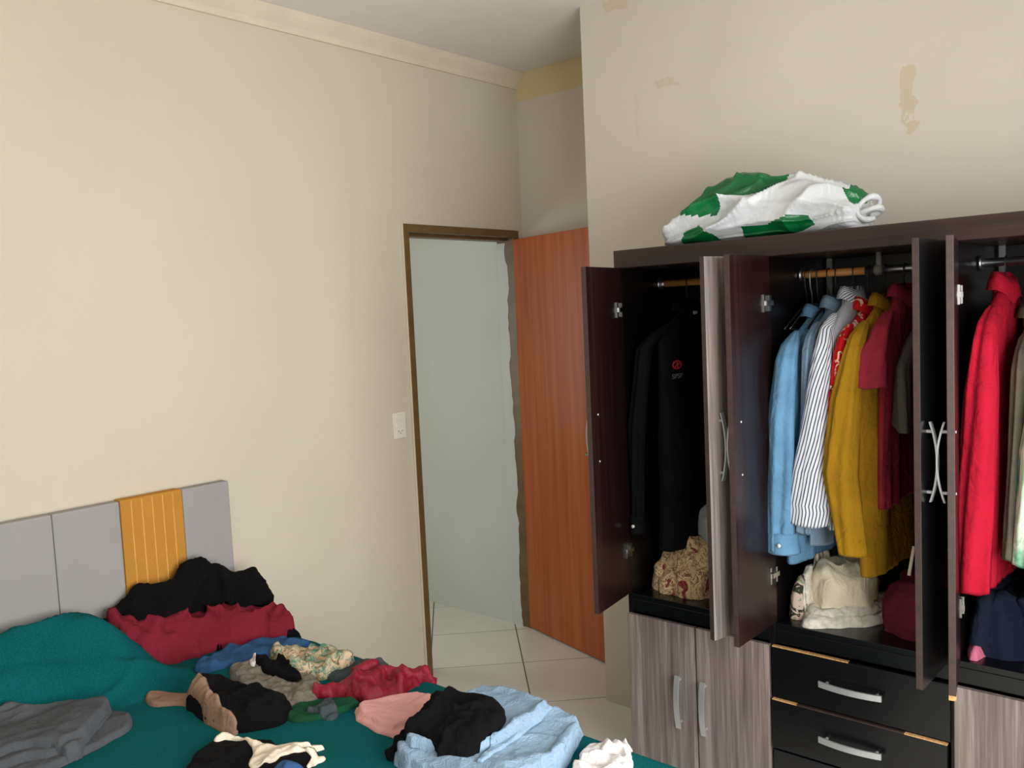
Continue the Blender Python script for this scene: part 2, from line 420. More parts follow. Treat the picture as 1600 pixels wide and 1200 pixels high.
# upper doors: hinge y, closed direction sign, opening angle, outer material
udoors = [(-1.304, -1, 81.5, m_grey), (-1.844, 1, 76.2, m_grey), (-1.846, -1, 89.6, m_black),
          (-2.375, 1, 89.3, m_black), (-2.377, -1, 78.2, m_grey), (-2.917, 1, 84.0, m_grey)]
HX = -1.0518; UW = 0.264; UZ0, UZ1 = 0.707, 1.852; TH = 0.017
for hy, sg, a, mo in udoors:
    an = math.radians(a)
    dirv = (-math.sin(an), sg*math.cos(an)); rz = math.atan2(dirv[1], dirv[0])
    nrm = (-math.cos(an), -sg*math.sin(an))          # outer face normal
    # in door local frame x along door, y = left normal; outer side sign
    ln = (-dirv[1], dirv[0]); so = 1 if ln[0]*nrm[0]+ln[1]*nrm[1] > 0 else -1
    D = empty('upper_door', (HX-OX, hy-OY, 0), rz, W)
    bm = bmesh.new(); add_box(bm, 0, UW, min(0, -so*TH), max(0, -so*TH), UZ0, UZ1, 0.001)
    for f in bm.faces:
        nn = f.normal
        c_ = f.calc_center_median()
        if abs(nn.y) > 0.9: f.material_index = 0 if (c_.y*so > -TH*0.5) else 1
        else: f.material_index = 2
    P = bm_obj('door_panel', bm, [mo, m_wenge, m_edge], D)
    # handle on the outer face
    handle(D, (UW-0.048, 0, 1.290), (0, 0, 1), (0, so, 0), L=0.205, h0=0.006, rise=0.017, wd=0.013, th=0.005, posts=0.38)
    for zz_ in (1.290-0.078, 1.290+0.078):
        tube('screw', [(UW-0.048, -so*TH, zz_), (UW-0.048, -so*(TH+0.0015), zz_)], 0.0035, m_screw, D)
    for hz in (0.865, 1.708):
        V, F = hinge_geo(hz, -so); V = [(x, y-so*TH, z) for x, y, z in V]; mesh('hinge', V, F, m_chrome, D)
    if hy == -2.377: box('raw_corner', UW-0.020, UW+0.0005, min(0, -so*TH), max(0, -so*TH), UZ0-0.012, UZ0, m_raw, D)

# lower doors
for y0, y1, hy_ in ((-1.574, -1.308, -1.516), (-1.840, -1.580, -1.612), (-2.643, -2.381, -2.60), (-2.914, -2.648, -2.70)):
    D = empty('lower_door', (XF-OX, (y0+y1)/2-OY, 0), 0, W)
    hw = (y1-y0)/2
    box('door_panel', -0.018, -0.001, -hw, hw, 0.075, ZD-0.003, m_grey, D, 0.0015)
    handle(D, (-0.018, hy_-(y0+y1)/2, 0.366), (0, 0, 1), (-1, 0, 0), L=0.185, h0=0.018, rise=0.012, wd=0.018, th=0.006)
# drawers
for k, (z1, z0, xo, yr) in enumerate(((0.632, 0.467, -0.018, -2.370), (0.462, 0.302, -0.026, -2.364), (0.297, 0.13, -0.020, -2.366))):
    D = empty('drawer', (XF-OX, (YD1+YD2)/2-OY, 0), 0, W)
    yc_ = (YD1+YD2)/2
    box('drawer_front', xo, xo+0.016, yr-yc_, -1.850-yc_, z0, z1-0.004, m_black, D, 0.001)
    if k < 2:
        e1 = -2.09 if k == 0 else -1.93
        box('raw_edge', xo+0.001, xo+0.015, e1-yc_, -1.851-yc_, z1-0.004, z1-0.0005, m_raw, D)
        box('edge_band', xo+0.001, xo+0.015, (yr if k == 0 else -2.25)-yc_, e1-yc_, z1-0.004, z1-0.0005, m_edge if k else m_black, D)
        if k: box('raw_edge', xo+0.001, xo+0.015, yr-yc_, -2.25-yc_, z1-0.004, z1-0.0005, m_raw, D)
    handle(D, (xo, -2.10-yc_, (0.553, 0.382, 0.21)[k]), (0, 1, 0), (-1, 0, 0), L=0.185, h0=0.018, rise=0.012, wd=0.018, th=0.006)
    box('drawer_box', xo+0.016, 0.42, -2.355-yc_, -1.866-yc_, z0+0.015, z1-0.03, m_inner, D)

# hanging rods
RX, RZ = -0.800, 1.795
def wpt(x, y, z): return (x-OX, y-OY, z)
def rod(segs, brackets, mid=None):
    R_ = empty('hanging_rod', wpt(RX, segs[0][0], RZ), 0, W)
    b = (RX, segs[0][0], RZ)
    for y0, y1, m in segs: tube('rod_bar', [(0, y0-b[1], 0), (0, y1-b[1], 0)], 0.0125, m, R_, 12)
    for y in brackets: tube('rod_bracket', [(0, y-0.004-b[1], 0), (0, y+0.004-b[1], 0)], 0.021, m_alu, R_, 14)
    if mid is not None:
        V, F = join_geo([tube_geo([(0, mid-b[1], 0.012), (0, mid-b[1], ZT2-RZ)], 0.009), tube_geo([(0, mid-0.012-b[1], 0), (0, mid+0.012-b[1], 0)], 0.016, 12)])
        mesh('rod_support', V, F, m_strip, R_, True)
rod([(-1.345, -1.83, m_rodwood), (-1.323, -1.345, m_alu)], (-1.325, -1.832))
rod([(-1.868, -2.065, m_rodwood), (-2.065, -2.362, m_alu)], (-1.859, -2.363), -2.105)
rod([(-2.392, -2.895, m_alu)], (-2.391, -2.896))

# ------------------------------------------------------------------ loft helper for hanging clothes
def loft(rings, cap0=True, cap1=True):
    n = len(rings[0]); V = [p for r in rings for p in r]; F = []
    for i in range(len(rings)-1):
        for k in range(n):
            F.append((i*n+k, i*n+(k+1) % n, (i+1)*n+(k+1) % n, (i+1)*n+k))
    if cap0: F.append(tuple(range(n))[::-1])
    if cap1: F.append(tuple((len(rings)-1)*n+k for k in range(n)))
    return V, F
def ring_uv(rings):
    uv = []; v = 0
    for i, r in enumerate(rings):
        r = np.array(r)
        if i: v += np.linalg.norm(r.mean(0)-np.array(rings[i-1]).mean(0))
        u = 0
        for k in range(len(r)):
            if k: u += np.linalg.norm(r[k]-r[k-1])
            uv.append((u, v))
    return uv

def interp(tab, z):
    """tab: list of (z, value...) descending z"""
    zs = [r[0] for r in tab][::-1]
    return [np.interp(z, zs, [r[k] for r in tab][::-1]) for k in range(1, len(tab[0]))]

def tube_cloth(name, path, mat, parent, seed, folds=0.010, nseg=40, nz=60, inner=True, cuff_dark=None, origin=(0, 0, 0), ang0=0.0):
    """hanging tube: path rows (z, x, y, rx, ry)"""
    z1, z0 = path[0][0], path[-1][0]; rings = []
    zs = np.linspace(z1, z0, nz)
    th = np.linspace(0, 2*math.pi, nseg, endpoint=False)+ang0
    for z in zs:
        x, y, rx, ry = interp(path, z); t_ = (z1-z)/(z1-z0)
        f = (vnoise(np.cos(th)*2.2+7, np.sin(th)*2.2+z*2.2, seed, seed)-0.5)*2.0
        f2 = (ridged(np.cos(th)*4+z*1.5, np.sin(th)*4+3, seed+5, z*5)-0.5)
        amp = folds*(0.35+0.65*t_)
        d_ = amp*f+amp*0.5*f2
        rings.append([(x+(rx+d_[k])*math.cos(th[k])-origin[0], y+(ry+d_[k]*0.8)*math.sin(th[k])-origin[1], z+0.5*d_[k]*t_-origin[2]) for k in range(nseg)])
    uv_r = list(rings)
    if inner:
        last = np.array(rings[-1]); c = last.mean(0)
        rings.append([tuple(c+(p-c)*0.92+np.array([0, 0, 0.004])) for p in last])
        rings.append([tuple(c+(p-c)*0.88+np.array([0, 0, 0.05])) for p in last])
    V, F = loft(rings)
    return mesh(name, V, F, mat, parent, True, uv=ring_uv(rings))

m_hang = plain('hanger_black_plastic', (24, 24, 26), 0.45)
m_wire = NT('hanger_wire', 0.3, 0.8); m_wire.col((150, 152, 156)); m_wire = m_wire.m
m_dark = plain('cloth_shadow_black', (10, 10, 11), 0.95)

def hanger(y, ztop, label, wire=False, half=0.175):
    r = 0.0022 if wire else 0.005
    hk = empty('clothes_hanger', (RX, y, ztop))
    hook = [(RX+0.0158*math.cos(a), y, RZ+0.0158*math.sin(a)) for a in np.radians(np.linspace(-20, 180, 14))]
    top = hook[-1]
    pts = [(p[0]-RX, 0, p[2]-ztop) for p in hook] + [(-0.012, 0, (RZ-ztop)*0.55), (0, 0, (RZ-ztop)*0.35), (0, 0, 0.0)]
    tube('hook', pts, 0.002, m_wire if wire else m_hang, hk, 6)
    V, F = tube_geo([(0, 0, 0), (-half*0.5, 0, -0.03), (-half, 0, -0.075), (-half*0.4, 0, -0.083), (half*0.4, 0, -0.083), (half, 0, -0.075), (half*0.5, 0, -0.03)], r, 6, True)
    mesh('shoulder_bar', V, F, m_wire if wire else m_hang, hk, True)
    tag(hk, label, 'hanger', 'hangers on the wardrobe rods'); return hk

def hang(name, label, cat, mat, y, ztop, zhem, xf=-1.045, xb=-0.600, thick=0.05, dy=0.0, sleeve=None, short=False, collar=True, seed=1,
         folds=0.017, hem_x=None, group=None, cuffm=None, buttonm=None, collar_h=0.034, sleeve_x=None, wire=False, body_front=0.025, hlabel=None):
    xc = (xf+body_front+xb)/2; hx = (xb-xf-body_front)/2
    g = empty(name, (RX, y, ztop)); org = (RX, y, ztop)
    tag(g, label, cat, group)
    # body
    rings = []; nz = 64; nseg = 72; th = np.linspace(0, 2*math.pi, nseg, endpoint=False)
    zs = np.concatenate([np.linspace(ztop, ztop-0.10, 14)[:-1], np.linspace(ztop-0.10, zhem, nz)])
    ck, sk = np.cos(th), np.sin(th)
    ex = np.sign(ck)*np.abs(ck)**0.75; ey = np.sign(sk)*np.abs(sk)**0.8
    for z in zs:
        dtop = ztop-z
        k = min(1, dtop/0.110); xs = 0.050+(hx-0.050)*(k**0.85)
        t_ = max(0, (ztop-0.09-z)/(ztop-0.09-zhem))
        h = 0.012+0.014*min(1, dtop/0.05)+(thick/2-0.020)*min(1, t_*2.2)
        xx = xc*k+RX*(1-k)
        wv = (vnoise(ex*3.1+11, z*1.6, seed*1.7, seed)-0.5)*2
        wv2 = (ridged(ex*7+3, z*2.5+ey, seed+9)-0.5)
        d_ = folds*(wv+0.6*wv2)*(0.25+0.75*t_)
        grow = 1+0.05*t_
        rings.append([(xx+xs*ex[i]*grow-org[0], dy*t_**1.2+(h)*ey[i]+d_[i], z-org[2]+0.012*wv[i]*t_) for i in range(nseg)])
    last = np.array(rings[-1]); c = last.mean(0)
    rings.append([tuple(c+(p-c)*np.array([.985, .9, 1])+np.array([0, 0, 0.004])) for p in last])
    rings.append([tuple(c+(p-c)*np.array([.97, .75, 1])+np.array([0, 0, 0.06])) for p in last])
    V, F = loft(rings); mesh('body', V, F, mat, g, True, uv=ring_uv(rings))
    # sleeves
    if sleeve:
        for sd in (0, 1):
            if sd == 0: path = [(r[0], (sleeve_x or xf)+r[3] if len(r) > 3 else xf+0.015, y+r[1], r[4] if len(r) > 4 else 0.03, r[2]) for r in sleeve]
            else: path = [(r[0], xb-0.012, y+dy*0.5+0.004, 0.016, min(r[2], 0.022)) for r in sleeve]
            p0 = path[0]; inw = 1 if sd == 0 else -1
            path = [(ztop-0.045, p0[1]+inw*0.085, y, 0.004, 0.008), (ztop-0.055, p0[1]+inw*0.070, y, 0.018, 0.013), (ztop-0.085, p0[1]+inw*0.032, y*0.5+p0[2]*0.5, 0.030, p0[4]*0.85)] + \
                   [(min(p0[0], ztop-0.13),)+tuple(p0[1:])] + path[1:]
            tube_cloth('sleeve', path, mat, g, seed+17+sd, folds*0.9, origin=org, nz=70)
            if sd == 0 and not short:
                zc = path[-1][0]; p = path[-1]
                ct = [(zc+0.060, p[1], p[2], p[3]*1.06+0.003, p[4]*1.06+0.003), (zc-0.004, p[1], p[2], p[3]*1.12+0.004, p[4]*1.12+0.004)]
                if cuffm: tube_cloth('cuff', ct, cuffm, g, seed+31, folds*0.5, nz=10, origin=org)
                if buttonm:
                    bx, by, bz = p[1]-(p[3]*1.12+0.008), p[2]-p[4]*0.2, zc+0.028
                    tube('button', [(bx-org[0]-0.003, by-org[1], bz-org[2]), (bx-org[0]+0.003, by-org[1], bz-org[2])], 0.006, buttonm, g, 10)
    if collar:
        rg = []; th2 = np.linspace(0, 2*math.pi, 48, endpoint=False)
        fr2 = np.clip(-np.sin(th2), 0, 1); pt2 = np.exp(-((np.abs(np.cos(th2))-0.62)/0.25)**2)*fr2
        for dz, sc_, dr, fold in ((-0.03, 1.05, 0, 0), (collar_h*0.5, 0.98, 0, 0), (collar_h, 0.95, 0.0, 0), (collar_h*1.04, 1.02, 0.004, 0), (collar_h*0.6, 1.13, 0.009, 0.3), (-0.004, 1.24, 0.013, 1.0)):
            rg.append([((0.066*sc_+dr*0.5)*math.cos(a), (0.024*sc_+dr)*math.sin(a)+0.006, dz-0.45*collar_h*fr2[i]-0.030*fold*pt2[i]) for i, a in enumerate(th2)])
        V, F = loft(rg, False, False); mesh('collar', V, F, mat, g, True, uv=ring_uv(rg))
    hanger(y, ztop-0.004, hlabel or ('black hanger holding the '+label.split(' with ')[0].split(' hanging')[0]), wire)
    return g

# fabrics ------------------------------------------------------------------------
f_blue = fabric('cotton_light_blue', (100, 144, 178), 700)
f_blue2 = fabric('cotton_grey_blue', (120, 142, 162), 700)
f_mustard = fabric('linen_mustard', (164, 122, 28), 500, var=0.08)
f_burg = fabric('jersey_burgundy', (142, 42, 58), 800)
f_red = fabric('knit_crimson', (176, 26, 48), 600, var=0.05)
f_char = fabric('cotton_charcoal', (84, 78, 74), 700)
f_black = fabric('cloth_black', (13, 13, 15), 700, var=0.2)
f_navy = fabric('cloth_navy', (26, 32, 48), 600)
f_olive = fabric('cloth_olive_grey', (88, 84, 72), 600)
f_btn = plain('button_pearl', (220, 220, 216), 0.3)

t = NT('stripe_shirting', 0.9, 0, 0.15)
tc = t.n('ShaderNodeTexCoord'); sp = t.n('ShaderNodeSeparateXYZ'); t.l(tc.outputs['UV'], sp.inputs[0])
fr_ = t.math('FRACT', t.math('MULTIPLY', sp.outputs[0], 1/0.0105))
stripe = t.math('LESS_THAN', fr_, 0.34)
t.col(t.mix(stripe, (226, 228, 234), (70, 82, 108))); f_stripe = t.m
t = NT('red_floral_print', 0.85, 0, 0.15)
v = t.coord(scale=(1, 1, 1)); nz1 = t.noise(v, 18, 2, 0.5, 1.6); nz2 = t.noise(v, 34, 2, 0.5, 2.0)
c1 = t.ramp(nz1, [(0.0, (200, 26, 32)), (0.56, (232, 196, 170)), (0.63, (200, 140, 116)), (0.66, (205, 28, 34))], 'CONSTANT')
c2 = t.math('GREATER_THAN', nz2, 0.64)
t.col(t.mix(c2, c1, (120, 20, 24))); f_redfl = t.m
t = NT('tie_dye_green', 0.9, 0, 0.15)
v = t.coord(scale=(1, 1, 0.45)); n1 = t.noise(v, 14, 4, 0.6, 1.2)
t.col(t.ramp(n1, [(0.32, (30, 150, 124)), (0.45, (150, 196, 168)), (0.55, (214, 226, 208)), (0.68, (140, 172, 132))])); f_tie = t.m
t = NT('rose_print_beige', 0.9, 0, 0.15)
v = t.coord(); n1 = t.noise(v, 13, 2, 0.5, 0.8); n2 = t.noise(v, 26, 3, 0.6, 2.2)
c1 = t.ramp(n1, [(0.0, (226, 196, 152)), (0.63, (138, 40, 50)), (0.70, (168, 64, 70))], 'CONSTANT')
c2 = t.math('LESS_THAN', t.math('ABSOLUTE', t.math('SUBTRACT', n2, 0.5)), 0.03)
t.col(t.mix(c2, c1, (134, 96, 76))); f_rose = t.m

# ------------------------------------------------------------------ hanging clothes
GC = 'shirts hanging in the wardrobe'
# left section: black jacket
jk = hang('jacket', 'black jacket with small red emblem and white letters, hanging alone above the rose-print bedding', 'jacket', f_black, -1.440, 1.700, 0.86,
     xf=-1.03, thick=0.11, sleeve=[(1.63, 0.05, 0.022, 0.004, 0.03), (1.3, 0.078, 0.026, -0.01, 0.03), (0.925, 0.092, 0.020, -0.012, 0.026)], seed=3, buttonm=f_btn, cuffm=f_black,
     hlabel='black hanger holding the black jacket with red emblem')
m_emb = plain('emblem_red', (168, 36, 40), 0.7); m_ltr = plain('emblem_letters', (120, 122, 126), 0.7)
ey_ = -1.440-0.062
pe = at(1058, 570, 1, ey_); 
V, F = tube_geo([(0.027*math.cos(a), 0, 0.0135*math.sin(a)) for a in np.linspace(0, 2*math.pi, 20, endpoint=False)], 0.0026, 6, True)
V2, F2 = tube_geo([(-0.020, -0.001, -0.008), (-0.004, -0.001, -0.001), (0.0, -0.001, 0.011)], 0.0022, 6)
V3, F3 = tube_geo([(0.0, -0.001, -0.011), (0.005, -0.001, 0.001), (0.020, -0.001, 0.008)], 0.0022, 6)
V, F = join_geo([(V, F), (V2, F2), (V3, F3)])
mesh('emblem', [(x+pe[0]-RX, y+pe[1]+1.440, z+pe[2]-1.700) for x, y, z in V], F, m_emb, jk)
def text_mesh(name, s, size, mat, parent, loc, rot, ext=0.0005):
    cu = bpy.data.curves.new(name, 'FONT'); cu.body = s; cu.size = size; cu.align_x = 'CENTER'; cu.extrude = ext
    to = bpy.data.objects.new(name+'_tmp', cu); COL.objects.link(to)
    dg = bpy.context.evaluated_depsgraph_get(); dg.update()
    me = bpy.data.meshes.new_from_object(to.evaluated_get(dg)); bpy.data.objects.remove(to)
    me.materials.clear(); me.materials.append(mat)
    o = bpy.data.objects.new(name, me); COL.objects.link(o); o.parent = parent; o.location = loc; o.rotation_euler = rot; return o
pt_ = at(1058, 591, 1, ey_)
et = text_mesh('emblem_lettering', 'SPSP', 0.023, m_ltr, jk, (pt_[0]-RX, pt_[1]+1.440-0.002, pt_[2]-1.700), (math.radians(90), 0, 0)); et.scale = (1.6, 1, 1)
box('neck_tag', -0.03, -0.005, -0.036, -0.033, -0.02, -0.008, plain('tag_white', (200, 200, 200), 0.6), jk)

# centre section
hang('shirt', 'light blue long-sleeved shirt with buttoned cuff, hanging beside the grey-blue shirt', 'shirt', f_blue, -1.915, 1.665, 0.90, xf=-1.075, thick=0.050,
     sleeve=[(1.60, 0.0, 0.032, 0.012, 0.03), (1.35, 0.012, 0.040, 0.0, 0.034), (1.05, 0.018, 0.040, -0.002, 0.034), (0.945, 0.016, 0.040, -0.006, 0.032)], seed=5, group=GC, cuffm=f_blue, buttonm=f_btn, dy=0.0,
     hlabel='black hanger holding the light blue shirt')
hang('shirt', 'grey-blue shirt squeezed between the light blue shirt and the striped shirt', 'shirt', f_blue2, -1.975, 1.690, 0.955, xf=-1.045, thick=0.032, seed=7, group=GC,
     sleeve=[(1.62, 0.0, 0.018, 0.01, 0.02), (1.0, 0.02, 0.022, 0.0, 0.02)], hlabel='black hanger holding the grey-blue shirt')
hang('shirt', 'white shirt with navy stripes hanging beside the red floral shirt', 'shirt', f_stripe, -2.030, 1.715, 1.03, xf=-1.065, thick=0.045, seed=11, group=GC,
     sleeve=[(1.65, 0.005, 0.022, 0.012, 0.024), (1.45, 0.018, 0.034, 0.0, 0.030), (1.2, 0.040, 0.052, -0.004, 0.034), (1.035, 0.050, 0.052, -0.006, 0.034)], short=True, hlabel='black hanger holding the striped shirt')
hang('shirt', 'red floral print shirt hanging between striped and mustard shirts', 'shirt', f_redfl, -2.075, 1.680, 1.06, xf=-1.060, thick=0.036, seed=13, group=GC,
     sleeve=[(1.62, 0.0, 0.018, 0.012, 0.022), (1.42, 0.006, 0.024, 0.0, 0.028), (1.25, 0.012, 0.026, 0.0, 0.030)], short=True, hlabel='black hanger holding the red floral shirt')
hang('shirt', 'mustard yellow long-sleeved shirt hanging beside the red floral shirt', 'shirt', f_mustard, -2.125, 1.690, 0.895, xf=-1.075, thick=0.060, seed=17, group=GC, dy=-0.020,
     sleeve=[(1.62, 0.004, 0.026, 0.012, 0.03), (1.42, 0.022, 0.042, 0.0, 0.034), (1.2, 0.040, 0.048, -0.006, 0.036), (0.965, 0.010, 0.040, -0.008, 0.034)], hlabel='black hanger holding the mustard shirt')
hang('t_shirt', 'burgundy short-sleeved shirt hanging beside the mustard shirt', 't-shirt', f_burg, -2.182, 1.715, 1.09, xf=-1.035, thick=0.034, seed=19, group=GC,
     sleeve=[(1.65, 0.004, 0.024, 0.008, 0.026), (1.55, 0.018, 0.040, -0.010, 0.034), (1.455, 0.024, 0.048, -0.018, 0.038)], short=True, hlabel='black hanger holding the burgundy shirt')
hang('shirt', 'short charcoal top hanging beside the burgundy shirt', 'shirt', f_char, -2.232, 1.620, 1.33, xf=-1.05, thick=0.045, seed=23, group=GC, collar=False, hlabel='black hanger holding the short charcoal top')
hang('shirt', 'long dark brown garment hanging behind the charcoal top', 'shirt', fabric('cloth_dark_brown', (40, 30, 28)), -2.290, 1.640, 0.93, xf=-1.00, thick=0.05, seed=29, group=GC, collar=False, hlabel='black hanger holding the dark brown garment')
# right section
hang('polo_shirt', 'crimson long-sleeved polo with folded collar hanging above the navy bag', 'shirt', f_red, -2.455, 1.720, 0.915, xf=-1.055, thick=0.055, seed=31, group=GC, collar_h=0.045, dy=0.01,
     sleeve=[(1.66, 0.0, 0.030, 0.012, 0.03), (1.45, 0.006, 0.044, 0.0, 0.036), (1.2, 0.016, 0.046, -0.004, 0.036), (0.905, 0.030, 0.040, -0.008, 0.034)], short=True, hlabel='black hanger holding the crimson polo')
hang('shirt', 'olive grey shirt hanging between the crimson polo and the tie-dye dress', 'shirt', f_olive, -2.530, 1.640, 0.98, xf=-1.040, thick=0.034, seed=37, group=GC,
     sleeve=[(1.57, 0.0, 0.016, 0.012, 0.02), (1.0, 0.01, 0.020, 0.0, 0.022)], short=True, hlabel='black hanger holding the olive shirt')
hang('dress', 'green and white tie-dye dress hanging beside the olive grey shirt', 'dress', f_tie, -2.585, 1.640, 0.93, xf=-1.055, thick=0.05, seed=41, group=GC,
     sleeve=[(1.57, 0.0, 0.026, 0.012, 0.026), (1.3, 0.008, 0.040, 0.0, 0.034), (1.00, 0.020, 0.046, -0.004, 0.036)], short=True, hlabel='black hanger holding the tie-dye dress')
# spare hangers
for yy, wi, lb in ((-1.875, False, 'empty black hanger next to the wardrobe divider, beside the light blue shirt'), (-1.892, True, 'empty grey wire hanger beside the light blue shirt'), (-1.948, False, 'empty black hanger between the light blue and grey-blue shirts')):
    hanger(yy, 1.700, lb, wi)

# ------------------------------------------------------------------ heightfield cloth for piles
class Pile:
    """a support surface on a grid on which cloth is laid piece by piece"""
    def __init__(s, x0, x1, y0, y1, z, dx=0.004):
        s.dx = dx; s.xs = np.arange(x0, x1+dx/2, dx); s.ys = np.arange(y0, y1+dx/2, dx)
        s.X, s.Y = np.meshgrid(s.xs, s.ys, indexing='ij'); s.Z = np.full(s.X.shape, float(z))
def poly_sd(X, Y, P):
    P = np.array(P, float); n = len(P); d = np.full(X.shape, 1e9); ins = np.zeros(X.shape, bool)
    for i in range(n):
        a, b = P[i], P[(i+1) % n]; e = b-a; L = (e@e)+1e-12
        t_ = np.clip(((X-a[0])*e[0]+(Y-a[1])*e[1])/L, 0, 1)
        d = np.minimum(d, np.hypot(X-a[0]-t_*e[0], Y-a[1]-t_*e[1]))
        c = ((a[1] > Y) != (b[1] > Y)) & (X < (b[0]-a[0])*(Y-a[1])/(b[1]-a[1]+1e-12)+a[0]); ins ^= c
    return np.where(ins, d, -d)
def smooth_poly(P, it=2):
    P = [np.array(p, float) for p in P]
    for _ in range(it):
        Q = []
        for i in range(len(P)):
            a, b = P[i], P[(i+1) % len(P)]; Q += [0.75*a+0.25*b, 0.25*a+0.75*b]
        P = Q
    return P
def px(pts, zdef=None):
    out = []
    for p in pts:
        z = p[2] if len(p) > 2 else zdef; q = at(p[0], p[1], 2, z); out.append((q[0], q[1]))
    return out
def lay(pile, poly, T=0.02, edge=0.02, wr=0.012, freq=14, stretch=2.5, ang=0.0, seed=1, ctrl=None, jag=0.012, smooth=2, fine=0.35, conform=1.0, soft=2):
    """returns V,F of one cloth layer and raises the support"""
    P = smooth_poly(poly, smooth); P = np.array(P)
    i0 = max(0, np.searchsorted(pile.xs, P[:, 0].min()-0.03)); i1 = min(len(pile.xs), np.searchsorted(pile.xs, P[:, 0].max()+0.03))
    j0 = max(0, np.searchsorted(pile.ys, P[:, 1].min()-0.03)); j1 = min(len(pile.ys), np.searchsorted(pile.ys, P[:, 1].max()+0.03))
    X = pile.X[i0:i1, j0:j1]; Y = pile.Y[i0:i1, j0:j1]; Z = pile.Z[i0:i1, j0:j1]
    sd = poly_sd(X, Y, P)+jag*(vnoise(X*22, Y*22, seed=seed+50)-0.5)*2
    ca, sa = math.cos(ang), math.sin(ang)
    u = (X*ca+Y*sa); v_ = (-X*sa+Y*ca)
    wx = (vnoise(X*freq*0.7, Y*freq*0.7, seed=seed+70)-0.5)*1.3/freq; wy = (vnoise(X*freq*0.7, Y*freq*0.7, seed=seed+71)-0.5)*1.3/freq
    r1 = ridged((u+wx)*freq/stretch, (v_+wy)*freq, seed)
    wx2 = wx+(vnoise(X*freq*2, Y*freq*2, seed=seed+72)-0.5)*0.5/freq
    r2 = ridged((u*0.8-v_*0.6+wy)*freq*1.7/stretch, (v_*0.8+u*0.6+wx2)*freq*1.9, seed+3)
    r3 = ridged((u*0.7+v_*0.7+wx2)*freq*2.6, (v_*0.7-u*0.7+wx2)*freq*3.2/1.6, seed+5)
    wrk = wr*(r1**2.6-0.30)+wr*fine*1.3*(r2**2.8-0.30)+wr*fine*0.6*(r3**2.2-0.3)
    for _ in range(soft):
        wrk[1:-1, 1:-1] = 0.2*(wrk[1:-1, 1:-1]+wrk[2:, 1:-1]+wrk[:-2, 1:-1]+wrk[1:-1, 2:]+wrk[1:-1, :-2])
    e = np.clip(sd/edge, 0, 1); rnd = np.sqrt(np.clip(1-(1-e)**2, 0, 1))
    Zs = Z.copy()
    if conform < 1:       # cloth bridges over what lies below
        K = Zs.copy()
        for _ in range(30):
            K[1:-1, 1:-1] = 0.25*(K[2:, 1:-1]+K[:-2, 1:-1]+K[1:-1, 2:]+K[1:-1, :-2])
        Zs = np.maximum(Zs, conform*Zs+(1-conform)*K)
    top = Zs+T
    if ctrl is not None:
        C = np.array(ctrl, float); num = np.zeros(X.shape); den = np.zeros(X.shape)
        for cx_, cy_, cz_ in C:
            ww = 1/((X-cx_)**2+(Y-cy_)**2+0.0012)**1.6; num += ww*cz_; den += ww
        top = np.maximum(top, num/den)
    top = Z+(np.maximum(top-Z+wrk*np.clip(e*1.5, 0.3, 1), 0.003))*rnd+0.0015
    cell = (sd[:-1, :-1]+sd[1:, :-1]+sd[:-1, 1:]+sd[1:, 1:]) > 0
    use = np.zeros(X.shape, bool)
    use[:-1, :-1] |= cell; use[1:, :-1] |= cell; use[:-1, 1:] |= cell; use[1:, 1:] |= cell
    idx = -np.ones(X.shape, int); idx[use] = np.arange(use.sum())
    gx, gy = np.gradient(sd, pile.dx); gl = np.hypot(gx, gy)+1e-6
    inner = np.zeros(X.shape, bool)
    cc = np.pad(cell, 1); inner = cc[:-1, :-1] & cc[1:, :-1] & cc[:-1, 1:] & cc[1:, 1:]
    bd = use & ~inner
    Xm = X.copy(); Ym = Y.copy(); mv = np.clip(sd, -pile.dx*0.8, pile.dx*0.8)
    Xm[bd] -= (mv*gx/gl)[bd]; Ym[bd] -= (mv*gy/gl)[bd]
    top[bd] = Z[bd]+np.minimum(top[bd]-Z[bd], 0.004)
    V = np.stack([Xm[use], Ym[use], top[use]], 1)
    ii, jj = np.nonzero(cell)
    F = np.stack([idx[ii, jj], idx[ii+1, jj], idx[ii+1, jj+1], idx[ii, jj+1]], 1)
    # skirt down to the support at open edges
    ed = {}
    for f in F:
        for k in range(4):
            a, b = int(f[k]), int(f[(k+1) % 4])
            if (b, a) in ed: del ed[(b, a)]
            else: ed[(a, b)] = 1
    V = V.tolist(); F = [tuple(map(int, f)) for f in F]
    low = {}; Zu = Z[use]
    for (a, b) in ed:
        for q in (a, b):
            if q not in low: low[q] = len(V); V.append([V[q][0], V[q][1], Zu[q]+0.0004])
        F.append((b, a, low[a], low[b]))
    sub = pile.Z[i0:i1, j0:j1]; sub[cell_any(use, sd)] = np.maximum(sub, top)[cell_any(use, sd)]
    return V, F
def cell_any(use, sd): return use & (sd > -0.002)
